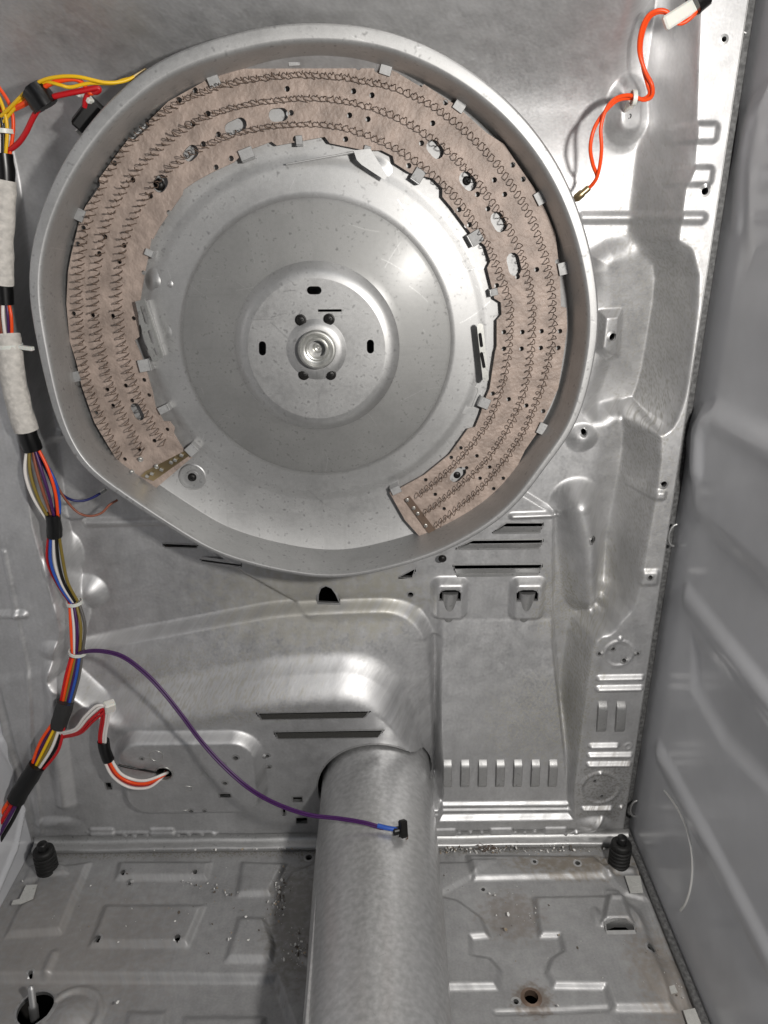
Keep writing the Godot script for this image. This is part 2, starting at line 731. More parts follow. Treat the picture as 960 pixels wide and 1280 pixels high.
func make_materials() -> void:
	mats.steel = steel(Color(0.78, 0.78, 0.785), 0.55, 0.86)
	mats.pan = steel(Color(0.78, 0.78, 0.785), 0.63, 0.82)
	mats.drawn = steel(Color(0.62, 0.62, 0.62), 0.68, 0.6, 3.1)
	mats.bright = steel(Color(0.85, 0.85, 0.84), 0.42, 0.85)
	mats.wall = steel(Color(1, 1, 1), 0.56, 0.86)
	mats.floor = steel(Color(1, 1, 1), 0.54, 0.45)
	for k in ["wall", "floor"]:
		var m: StandardMaterial3D = mats[k]
		m.uv1_triplanar = false
		m.uv1_world_triplanar = false
		m.uv1_scale = Vector3.ONE
		m.normal_enabled = true
		m.normal_texture = noise_tex(35, 0.3, 0, 1.0, 1024, true)
		m.normal_scale = 0.07
	# white corrosion on the lower right, smears on the bulge
	var chalk := Color(0.66, 0.645, 0.59)
	var dirt := Color(0.30, 0.27, 0.22)
	sheet_look(mats.wall, 560, 720, [
		[wuv(Vector2(0.2433, 0.2007)), Vector2(0.05, 0.13), chalk, 0.55, 1], [wuv(Vector2(0.206, 0.1316)), Vector2(0.10, 0.06), Color(0.72, 0.71, 0.66), 0.55, 1], [wuv(Vector2(0.2053, 0.2572)), Vector2(0.04, 0.06), chalk, 0.6, 1],
		[wuv(Vector2(0.2642, 0.5498)), Vector2(0.10, 0.16), Color(0.60, 0.59, 0.56), 0.4, 1], [wuv(Vector2(0.2834, 0.3916)), Vector2(0.08, 0.12), Color(0.62, 0.61, 0.58), 0.4, 1],
		[wuv(Vector2(-0.0449, 0.2602)), Vector2(0.20, 0.05), Color(0.66, 0.64, 0.57), 0.4], [wuv(Vector2(0.0332, 0.2682)), Vector2(0.05, 0.05), Color(0.70, 0.69, 0.64), 0.35], [wuv(Vector2(-0.1288, 0.196)), Vector2(0.2, 0.03), Color(0.6, 0.58, 0.52), 0.4, 1],
		[wuv(Vector2(0.2961, 0.0721)), Vector2(0.06, 0.06), dirt, 0.3, 1],
	], 0.78, 0.06, 0.54, 5)
	sheet_look(mats.floor, 640, 420, [
		[fuv(Vector2(0.1808, 0.0952)), Vector2(0.055, 0.09), Color(0.48, 0.43, 0.39), 0.42], [fuv(Vector2(0.1839, 0.1799)), Vector2(0.03, 0.05), Color(0.42, 0.36, 0.31), 0.6],
		[fuv(Vector2(0.3092, 0.1672)), Vector2(0.05, 0.16), Color(0.52, 0.46, 0.40), 0.4],
		[fuv(Vector2(-0.0325, 0.0963)), Vector2(0.05, 0.22), Color(0.44, 0.42, 0.39), 0.5], [fuv(Vector2(-0.2634, 0.1267)), Vector2(0.2, 0.25), Color(0.56, 0.53, 0.50), 0.4],
		[fuv(Vector2(0.0028, 0.0095)), Vector2(0.9, 0.03), Color(0.42, 0.39, 0.33), 0.5, 1], [fuv(Vector2(0.2629, 0.0385)), Vector2(0.12, 0.05), Color(0.45, 0.39, 0.31), 0.5],
	], 0.615, 0.06, 0.56, 9)
	mats.enamel = plain(Color(0.81, 0.815, 0.83), 0.22)
	mats.enamel.roughness_texture = noise_tex(51, 0.02, 0.8, 1.0)
	mats.enamel.albedo_texture = noise_tex(52, 0.008, 0.93, 1.0)
	mats.enamel.uv1_triplanar = true
	mats.enamel.uv1_scale = Vector3(2.3, 2.3, 2.3)
	mats.clip = steel(Color(0.88, 0.88, 0.87), 0.5, 0.35)
	mats.bare = plain(Color(0.90, 0.90, 0.89), 0.35, 0.3)  # near-white, imitates the gleam on a pressed edge of the right panel
	mats.dark_strip = plain(Color(0.46, 0.46, 0.46), 0.55)  # dark grey in place of shade in the corner gap; base strip shares it
	mats.dark_strip.albedo_texture = noise_tex(55, 0.05, 0.5, 1.0)
	mats.dark_strip.uv1_triplanar = true
	mats.dark_strip.uv1_scale = Vector3(8, 8, 8)
	mats.dark_louvre_metal = plain(Color(0.30, 0.295, 0.28), 0.8, 0.2)  # dark tone stands in for the shaded louvre interior, mottled with lint
	mats.dark_louvre_metal.albedo_texture = noise_tex(57, 0.12, 0.3, 1.0)
	mats.dark_louvre_metal.uv1_triplanar = true
	mats.dark_louvre_metal.uv1_scale = Vector3(14, 14, 14)
	mats.void = plain(Color(0.02, 0.02, 0.02), 0.9)  # black that stands in for the shade inside slots and recesses
	mats.duct = steel(Color(0.80, 0.80, 0.80), 0.36, 0.6, 6.5)
	mats.duct.albedo_texture = noise_tex(63, 0.045, 0.80, 1.0)
	mats.mica = plain(Color(0.70, 0.63, 0.585), 0.56)
	mats.mica.albedo_texture = noise_tex(71, 0.012, 0.76, 1.0)
	mats.mica.normal_enabled = true
	mats.mica.normal_texture = noise_tex(73, 0.05, 0, 3.0, 512, true)
	mats.mica.normal_scale = 0.8
	mats.mica.uv1_triplanar = true
	mats.mica.uv1_world_triplanar = true
	mats.mica.uv1_scale = Vector3(7, 7, 7)
	mats.coil = plain(Color(0.47, 0.40, 0.35), 0.45, 0.5)
	mats.coil.vertex_color_use_as_albedo = true
	mats.black = plain(Color(0.035, 0.035, 0.037), 0.45)
	mats.tape = plain(Color(0.03, 0.03, 0.032), 0.32)
	mats.rubber = plain(Color(0.05, 0.048, 0.045), 0.6)
	mats.cloth = plain(Color(0.88, 0.86, 0.83), 0.75)
	mats.cloth.albedo_texture = noise_tex(81, 0.03, 0.75, 1.0)
	mats.cloth.uv1_triplanar = true
	mats.cloth.uv1_scale = Vector3(10, 10, 10)
	mats.nylon = plain(Color(0.86, 0.85, 0.82), 0.4)
	mats.nylon.subsurf_scatter_enabled = true
	mats.nylon.subsurf_scatter_strength = 0.15
	mats.brass = plain(Color(0.62, 0.55, 0.42), 0.35, 0.9)
	mats.dark_screw = plain(Color(0.10, 0.095, 0.09), 0.45, 0.3)
	var tones := {"orange": Color(0.93, 0.30, 0.08), "red": Color(0.72, 0.07, 0.10), "white": Color(0.88, 0.86, 0.84), "yellow": Color(0.90, 0.72, 0.08), "blue": Color(0.16, 0.32, 0.66), "navy": Color(0.06, 0.09, 0.36), "purple": Color(0.26, 0.10, 0.33), "brown": Color(0.55, 0.32, 0.24), "black": Color(0.05, 0.05, 0.05), "olive": Color(0.50, 0.43, 0.18), "grey": Color(0.36, 0.35, 0.34)}
	for k in tones:
		mats["wire_" + k] = plain(tones[k], 0.4)


func wuv(p: Vector2) -> Vector2:
	return Vector2((p.x + 0.331) / 0.6496, 1.0 - p.y / 0.8512)


func fuv(p: Vector2) -> Vector2:
	return Vector2((p.x + 0.331) / 0.662, 1.0 - p.y / 0.36)


func back_panel() -> void:
	var s := Sheet.new(Vector2(-0.331, 0.0), Vector2(0.3186, 0.851), 0.00125, 0, 0.0)
	# the pressed-in middle
	var middle := Geometry2D.offset_polygon(pv([282.3, 814.5, 289.6, 748.9, 298, 679.1, 293.1, 662.2, 292.8, 624.9, 296.1, 606.7, 304.1, 533, 303.8, 496.7, 299.8, 485.5, 294.7, 477, 292, 465.5, 291.8, 445, 294.4, 379.6, 293.7, 343, 294.7, 290.9, 289.3, 277.7, 281.8, 268.9, 271.7, 260.9, 265.3, 253.7, 262.6, 241.8, 260.6, 164.2, 260.6, 83.5, 257.7, 49.6, 125, 46.2, -99.8, 49.9, -277.2, 217, -256.3, 271.7, -263.6, 380.9, -260.3, 456.8, -259.4, 533.2, -256.8, 627.3, -251.9, 737.3, -249, 814.8]), -0.0075, Geometry2D.JOIN_ROUND)
	s.poly(middle[0], 0.016, 0.0, Vector3(DISH, 0, 0))
	# the top leans out again
	for j in s.ny:
		var y := s.v0 + j * s.st
		if y > 0.66:
			var e := y - 0.742
			var rise := 1.5 * (e + sqrt(e * e + 0.0011)) * 0.5 * smoothstep(0.66, 0.72, y)
			for i in s.nx:
				s.h[j * s.nx + i] += rise * (1.0 - smoothstep(0.22, 0.27, s.u0 + i * s.st))
	# sloping shoulder towards the right flange
	for j in s.ny:
		var y := s.v0 + j * s.st
		if y > 0.585:
			var t := smoothstep(0.585, 0.64, y)
			for i in range(int(0.9 * s.nx), s.nx):
				var x := s.u0 + i * s.st
				var k := j * s.nx + i
				s.h[k] = lerpf(s.h[k], maxf(s.h[k], lerpf(DISH, 0.0, smoothstep(0.262, 0.300, x))), t)
	# deeper bay on the right
	s.poly(closed_spline(pv([239.1, 609.4, 297.6, 610.4, 307.4, 528.5, 303.5, 480.1, 289.6, 472.7, 250.5, 476, 258.1, 543]), 4), 0.022, 0.0, Vector3(-0.0780, -0.24, 0.17))
	s.poly(closed_spline(pv([261.4, 457.5, 291.4, 457.3, 292.1, 360.6, 288.7, 298.9, 279.4, 287.2, 270.1, 281.7]), 4), 0.022, 0.0, Vector3(-0.0270, -0.22, 0.09))
	s.bead(pv([225.8, 641.4, 307.8, 641.1]), 0.006, 0.003)
	s.poly(pv([248.8, 563.1, 265.6, 563.7, 270.1, 524.7, 261.6, 523.3, 249.2, 532.6]), 0.008, 0.010)
	s.dome(Vector2(0.2428, 0.4498), Vector2(0.016, 0.014), 0.008)
	s.rbox(Vector2(0.2514, 0.7208), Vector2(0.013, 0.020), 0.1, 0.012, 0.012, 0.010)
	s.dome(Vector2(0.2516, 0.7128), Vector2(0.022, 0.024), 0.006)
	# upright swelling beside the vents
	s.bead(pv([243.1, 384.5, 254.8, 343.9, 264.2, 289]), 0.027, 0.026)
	# plate under the heater housing with the vents
	var shelf := pv([-174.9, 389.5, -113.5, 338.5, -85.5, 315.5, -36.5, 282.7, 7.5, 244.9, 232.5, 234.6, 222.9, 370.9, 219.3, 377.7, 117.1, 442.7, -75.7, 444.3])
	var flat := s.h.duplicate()
	s.poly(shelf, 0.0045, 0.006)
	for j in s.ny:
		var y := s.v0 + j * s.st
		var t := smoothstep(0.262, 0.292, y)
		if t < 1.0:
			for i in s.nx:
				var k := j * s.nx + i
				s.h[k] = lerpf(flat[k], s.h[k], maxf(t, smoothstep(0.08, 0.125, s.u0 + i * s.st)))
	s.bead(pv([181.4, 373, 223.8, 374.3]), 0.004, 0.004)
	# sloping face with the row of slots
	s.poly(pv([114.4, 260.4, 229.1, 259.1, 236.5, 209.3, 253, 105.3, 261.3, 30.4, 117.3, 30.4, 114.8, 140.2, 113.1, 210.9]), 0.007, 0.0, Vector3(-0.0013, 0, -0.140))
	# the bulge over the duct, long slope above and short slope at the right
	var rim3 := PackedVector3Array()
	for p in pv([-477.2, 196.1, -356.6, 218, -254.3, 240.7, -170.8, 256.7, -96.6, 271.6, -47.7, 280.2, 16.8, 284.1, 73.1, 285.3, 121.4, 285.7]):
		rim3.append(Vector3(p.x, p.y, 0))
	var rim := PackedVector2Array()
	for p in spline(rim3, 6):
		rim.append(Vector2(p.x, p.y))
	bulge(s, rim, 0.1115)
	# raised cover plate on the bulge
	s.rbox(Vector2(-0.1445, 0.105), Vector2(0.0720, 0.0515), 0.0, 0.026, 0.011, 0.012)
	# bottom flange line and hinge tabs
	s.bead(pv([-267.8, 19, -135.4, 17.9, -128.5, 16.6]), 0.003, 0.0015)
	for p in [Vector2(-0.252, 0.0198), Vector2(-0.1868, 0.0187)]:
		s.rbox(p, Vector2(0.013, 0.006), 0.0, 0.002, 0.003, 0.002)
	for p in [Vector2(0.1224, 0.0123), Vector2(0.1841, 0.0124), Vector2(0.2442, 0.0125)]:
		s.rbox(p, Vector2(0.0125, 0.006), 0.0, 0.002, 0.003, 0.002)
	for p in [Vector2(-0.2283, 0.0149), Vector2(-0.218, 0.0136), Vector2(-0.2048, 0.0145), Vector2(-0.1708, 0.0139), Vector2(-0.1584, 0.0148), Vector2(-0.1445, 0.0146), Vector2(-0.1314, 0.0144), Vector2(0.1383, 0.0109), Vector2(0.1506, 0.0118), Vector2(0.163, 0.0116), Vector2(0.2001, 0.011), Vector2(0.2107, 0.0108), Vector2(0.2213, 0.0118), Vector2(0.2672, 0.0121), Vector2(0.1039, 0.0115)]:
		s.dome(p, Vector2(0.004, 0.004), 0.002)
	s.dome(Vector2(0.2857, 0.0221), Vector2(0.022, 0.012), 0.005)
	s.bead(pv([256.9, 8.9, 283.1, 13, 293.6, 31.1]), 0.004, 0.002)
	# left column: pressed channel, ridges and knobs
	s.bead(pv([-269, 228.1, -284.6, 65]), 0.0135, 0.008)
	s.bead(pv([-293.5, 357.1, -295.4, 217.2, -317.9, 21]), 0.004, 0.002)
	s.bead(pv([-327.9, 208.2, -322.6, 108.4, -326.8, 9.7]), 0.005, -0.003)
	s.dome(Vector2(-0.2404, 0.2928), Vector2(0.020, 0.020), 0.012)
	s.dome(Vector2(-0.2507, 0.338), Vector2(0.012, 0.022), 0.012)
	s.dome(Vector2(-0.266, 0.2512), Vector2(0.016, 0.012), 0.005)
	s.bead(pv([-310, 291.7, -287.3, 291.4]), 0.006, 0.004)
	s.bead(pv([-230.5, 367.7, -147.8, 368.6]), 0.006, 0.004)
	s.dome(Vector2(-0.2479, 0.456), Vector2(0.010, 0.007), 0.006)
	s.dome(Vector2(-0.3, 0.0342), Vector2(0.03, 0.010), 0.004)
	# right strip: pressed tabs
	for p in [Vector2(0.2958, 0.7012), Vector2(0.2967, 0.6713)]:
		s.rbox(p, Vector2(0.0145, 0.0062), 0.0, 0.003, 0.005, 0.003)
	s.rbox(Vector2(0.3074, 0.3244), Vector2(0.0085, 0.0075), 0.0, 0.003, 0.005, 0.003)
	s.rbox(Vector2(0.3003, 0.4078), Vector2(0.011, 0.004), 0.0, 0.002, 0.004, 0.003)
	# right column: beads, circles
	for k in [pv([272.1, 211.8, 313.9, 212.2]), pv([272.6, 199.3, 314.6, 199.7]), pv([272.4, 128.1, 298.4, 128.2]), pv([271.9, 116.1, 314.1, 116]), pv([272.3, 104.1, 313.9, 104])]:
		s.bead(k, 0.0046, 0.0042)
	s.bead(pv([272.1, 44.3, 300.9, 44.4]), 0.0042, 0.004)
	s.dome(Vector2(0.313, 0.0454), Vector2(0.0035, 0.0035), 0.003)
	s.ring(Vector2(0.2881, 0.2406), 0.014, 0.003, 0.0012)
	s.ring(Vector2(0.2875, 0.0722), 0.0205, 0.0035, 0.0012)
	s.ring(Vector2(0.3111, 0.127), 0.0035, 0.002, 0.001)
	s.dome(Vector2(0.2877, 0.258), Vector2(0.003, 0.003), 0.002)
	s.dome(Vector2(0.2853, 0.0927), Vector2(0.003, 0.003), 0.002)
	# lower border of the sloping face
	s.bead(pv([109.5, 45, 255.4, 44.3]), 0.004, 0.003)
	s.bead(pv([106.3, 39.3, 257.9, 38.5]), 0.0042, 0.0035)
	# frames round the two hooks
	for x in [0.0, 1.0]:
		var c: Vector2 = Vector2(0.123, 0.2838).lerp(Vector2(0.2018, 0.2829), x)
		s.rbox(c, Vector2(0.0155, 0.0215), 0.0, 0.006, 0.008, 0.009)
	var root := thing("back_panel", "galvanised steel back panel of the dryer, pressed with bulges, vents and slots", "back panel")
	# holes first, since they cut the sheet
	for k in [[Vector2(-0.1698, 0.1136), 0.0082], [Vector2(0.2593, 0.5437), 0.0032], [Vector2(0.2433, 0.4562), 0.0026], [Vector2(0.2568, 0.3546), 0.0027], [Vector2(0.3077, 0.3259), 0.0021], [Vector2(0.309, 0.4185), 0.0026], [Vector2(0.3077, 0.6605), 0.0027], [Vector2(0.3057, 0.762), 0.0018],
			[Vector2(0.0839, 0.2879), 0.0029], [Vector2(0.269, 0.2408), 0.0017], [Vector2(0.2819, 0.2462), 0.0020], [Vector2(0.2945, 0.2331), 0.0019], [Vector2(0.3072, 0.2404), 0.0015], [Vector2(0.2805, 0.0821), 0.0016], [Vector2(0.2904, 0.0612), 0.0016],
			[Vector2(-0.0946, 0.1339), 0.0026], [Vector2(-0.1083, 0.1249), 0.0022], [Vector2(-0.1089, 0.0992), 0.0022], [Vector2(-0.1482, 0.0604), 0.0016], [Vector2(-0.134, 0.0602), 0.0013], [Vector2(-0.0649, 0.1253), 0.002], [Vector2(-0.0642, 0.1097), 0.0017], [Vector2(-0.1893, 0.1343), 0.0014]]:
		hole(s, root, "punched_hole", circle(k[0], k[1], 16), mats.steel)
	for k in [[Vector2(-0.042, 0.0666), Vector2(-0.0321, 0.0598)], [Vector2(-0.0539, 0.0536), Vector2(-0.0511, 0.0413)], [Vector2(-0.0401, 0.0366), Vector2(-0.0283, 0.0285)], [Vector2(-0.1159, 0.0845), Vector2(-0.1047, 0.0791)], [Vector2(-0.2374, 0.0907), Vector2(-0.232, 0.081)]]:
		hole(s, root, "square_hole", rect(k[0], k[1]), mats.steel)
	hole(s, root, "notch_hole", pv([-9, 281.6, -8.8, 288.9, -6.1, 296.1, -1.2, 298.7, 4.3, 296, 8.1, 289.6, 11.9, 281.4]), mats.steel, 0.003)
	hole(s, root, "duct_opening", circle(Vector2(0.0465, 0.0780), 0.0612, 64), mats.steel, 0.008)
	# triangular opening and vents near the housing
	hole(s, root, "vent_slot", pv([72.2, 307.8, 88.8, 317.4, 84.9, 307.7]), mats.steel)
	for k in [pv([-160.7, 344.2, -127.5, 342.2, -127.8, 339.6, -158.7, 340.8]), pv([-125.1, 327, -84.6, 323.6, -84.7, 321.8, -123.7, 324.8])]:
		hole(s, root, "vent_slot", k, mats.steel)
	# louvres: a cut bay with a lip that falls back from its lower edge
	for k in [pv([163.8, 355.5, 208.9, 355.9, 212.1, 365.2, 176.4, 365.5]), pv([128.5, 338.7, 209.4, 338.8, 213.5, 347.4, 144.6, 347.2]), pv([130.2, 310.7, 210.7, 310.8, 214.7, 320.4, 125.9, 320.5])]:
		louvre(s, root, k)
	for k in [pv([-66.8, 173.7, 34.9, 174.3, 41.5, 181.6, -71.2, 181.1]), pv([-52, 148.6, 49.4, 148.6, 55.2, 158.1, -55.6, 157.2])]:
		louvre(s, root, k, true)
	# hooks
	for x in [0.0, 1.0]:
		var o: Vector2 = Vector2(0.123, 0.2912).lerp(Vector2(0.2003, 0.2904), x)
		var arch := PackedVector2Array()
		for q in [[-0.0105, -0.0055], [0.0105, -0.0055], [0.0105, 0.002], [0.0085, 0.0052], [0.005, 0.0066], [-0.005, 0.0066], [-0.0085, 0.0052], [-0.0105, 0.002]]:
			arch.append(o + Vector2(q[0], q[1]))
		hole(s, root, "hook_opening", arch, mats.steel)
		hook(root, Vector3(o.x, o.y, s.at(o.x, o.y + 0.012)))
	# the seven bridged slots
	for k in 7:
		var a: Vector2 = Vector2(0.1244, 0.1005).lerp(Vector2(0.2386, 0.0993), k / 6.0)
		bridge(s, root, a, 0.0092, 0.0345, 0.0)
	for k in [[Vector2(0.2785, 0.1857), Vector2(0.2806, 0.1377)], [Vector2(0.2973, 0.1854), Vector2(0.2999, 0.1374)]]:
		bridge(s, root, k[0], 0.0095, 0.040, (k[1].x - k[0].x) * 0.9)
	var sheet := part(root, "sheet", s.mesh(), mats.wall)
	sheet.set_meta("label", "pressed galvanised sheet with smears and white corrosion specks")
	# black screw at the upper right with its white clip
	screw(root, Vector3(0.2485, 0.7154, -0.027), Vector3(0, 0, 1), 0.0042, mats.dark_screw)
	screw(root, Vector3(0.1142, 0.3321, -0.03), Vector3(0, 0, 1), 0.0032, mats.dark_screw)
	# folded edge along the right of the flange
	var b := Build.new()
	b.box(Transform3D(Basis.IDENTITY, Vector3(0.3190, 0.43, -0.0155)), Vector3(0.0008, 0.85, 0.032), 0.0002)
	part(root, "folded_edge", b.mesh(), mats.steel)
	# pressed marks on the cover plate
	for k in [pv3([-133.4, 109.9, 17, -127.7, 118.1, 17, -124.6, 107.7, 17]), pv3([-150.4, 95.6, 17, -143.8, 95.5, 17, -144.5, 89.2, 17, -151.1, 89.3, 17]), pv3([-156.5, 61.6, 17, -149.8, 61.5, 17, -150.5, 53.9, 17]), pv3([-185.1, 135.2, 17, -179.5, 135.1, 17]), round_line(Vector3(-0.1743, 0.1381, 0.017), 0.0068), round_line(Vector3(-0.1698, 0.1136, 0.017), 0.0092)]:
		var line := PackedVector3Array()
		for p in k:
			line.append(Vector3(p.x, p.y, s.at(p.x, p.y) + 0.0002))
		var mk := Build.new()
		mk.tube(line, 0.0004, 5)
		part(root, "stamped_mark", mk.mesh(), mats.bright)
	# what lies behind the panel: the wall of the room, coloured dark for the shade behind the holes
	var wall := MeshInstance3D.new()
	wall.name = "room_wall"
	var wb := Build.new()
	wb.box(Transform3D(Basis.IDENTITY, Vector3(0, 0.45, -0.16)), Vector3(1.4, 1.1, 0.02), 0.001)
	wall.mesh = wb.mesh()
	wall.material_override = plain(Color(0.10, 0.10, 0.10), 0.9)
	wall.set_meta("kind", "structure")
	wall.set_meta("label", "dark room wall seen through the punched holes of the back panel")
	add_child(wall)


func round_line(c: Vector3, r: float) -> PackedVector3Array:
	var ring := PackedVector3Array()
	for i in 25:
		ring.append(c + Vector3(cos(TAU * i / 24), sin(TAU * i / 24), 0) * r)
	return ring


func bulge(s: Sheet, top: PackedVector2Array, right: float) -> void:
	# a long slope below the top line, a narrower one down the right side, blended round the corner; then a rounded shoulder and a face that leans slightly
	for i in s.nx:
		var x := s.u0 + i * s.st
		if x > right:
			break
		var yt := 0.0
		for k in top.size() - 1:
			if x >= top[k].x and x < top[k + 1].x:
				yt = lerpf(top[k].y, top[k + 1].y, (x - top[k].x) / (top[k + 1].x - top[k].x))
		for j in s.ny:
			var y := s.v0 + j * s.st
			if y > 0.31:
				break
			var a := (yt - y) / 0.098
			var b := (right - x) / lerpf(0.018, 0.075, smoothstep(0.08, 0.24, y))
			var c := maxf(0.75 - absf(a - b), 0.0) / 0.75
			var t := minf(a, b) - c * c * 0.75 * 0.25
			if t <= 0.0:
				continue
			var f := 0.22 * smoothstep(0.0, 0.12, t) + 0.32 * clampf(t / 0.68, 0.0, 1.0) + 0.46 * smoothstep(0.50, 0.96, t)
			var k := j * s.nx + i
			s.h[k] = lerpf(s.h[k], 0.010 * smoothstep(0.02, 0.20, y), minf(f, 1.0))


func louvre(s: Sheet, parent: Node3D, q: PackedVector2Array, dark := false) -> void:
	# q: lower left, lower right, upper right, upper left
	var e0 := s.at((q[0].x + q[1].x) * 0.5, q[0].y - 0.004)
	hole(s, parent, "louvre_slot", q, mats.steel, 0.005)
	var b := Build.new()
	var lift := 0.0036 if not dark else -0.004
	var f := 0.74 if not dark else 0.45
	var p := []
	for k in [q[0], q[1], q[1].lerp(q[2], f), q[0].lerp(q[3], f)]:
		p.append(Vector3(k.x, k.y, e0))
	p[2].z += lift
	p[3].z += lift
	var nn: Vector3 = (p[1] - p[0]).cross(p[3] - p[0]).normalized()
	b.face(p, nn)
	b.face([p[0] - nn * 0.0008, p[1] - nn * 0.0008, p[2] - nn * 0.0008, p[3] - nn * 0.0008], -nn)
	b.face([p[2], p[3], p[3] - nn * 0.0008, p[2] - nn * 0.0008], Vector3.UP)
	part(parent, "louvre", b.mesh(), mats.dark_louvre_metal if dark else mats.steel)


func hook(parent: Node3D, p: Vector3) -> void:
	# half-round tongue that stands out at the opening and runs down into the sheet
	var b := Build.new()
	var rings := []
	for k in 13:
		var t := k / 12.0
		var r: float = 0.0082 * (1.0 - 0.12 * t) * sqrt(maxf(1.0 - pow(t, 3.2), 0.004))
		var y := p.y + 0.003 - 0.040 * t
		var z := p.z - 0.0015 - 0.0075 * t
		var ring := PackedVector3Array()
		for j in 15:
			var a := PI * j / 14.0
			ring.append(Vector3(p.x + cos(a) * r, y, z + sin(a) * r * 0.95))
		rings.append(ring)
	b.loft(rings, -1.0, false)
	var cap := []
	for j in 15:
		cap.append(rings[0][j])
	b.face(cap, Vector3.UP)
	part(parent, "hook_tongue", b.mesh(), mats.steel)


# a strip pushed out of the sheet, joined to it at both ends
func bridge(s: Sheet, parent: Node3D, top: Vector2, wide: float, tall: float, lean: float) -> void:
	var b := Build.new()
	var rings := []
	var n := 14
	for k in n + 1:
		var t := float(k) / n
		var y := top.y - tall * t
		var lift := 0.0042 * smoothstep(0.0, 0.24, t) * (1.0 - smoothstep(0.88, 1.0, t)) - 0.0003
		var c := top.x + lean * t
		var e := s.at(c, y) + lift
		var g := wide * 0.5
		var ring := PackedVector3Array()
		for o in [[-g, -0.003], [-g, -0.0006], [-g + 0.0006, 0.0], [g - 0.0006, 0.0], [g, -0.0006], [g, -0.003]]:
			ring.append(Vector3(c + o[0], y, e + o[1]))
		rings.append(ring)
	b.loft(rings, 1.0, false)
	part(parent, "bridged_slot", b.mesh(), mats.steel)


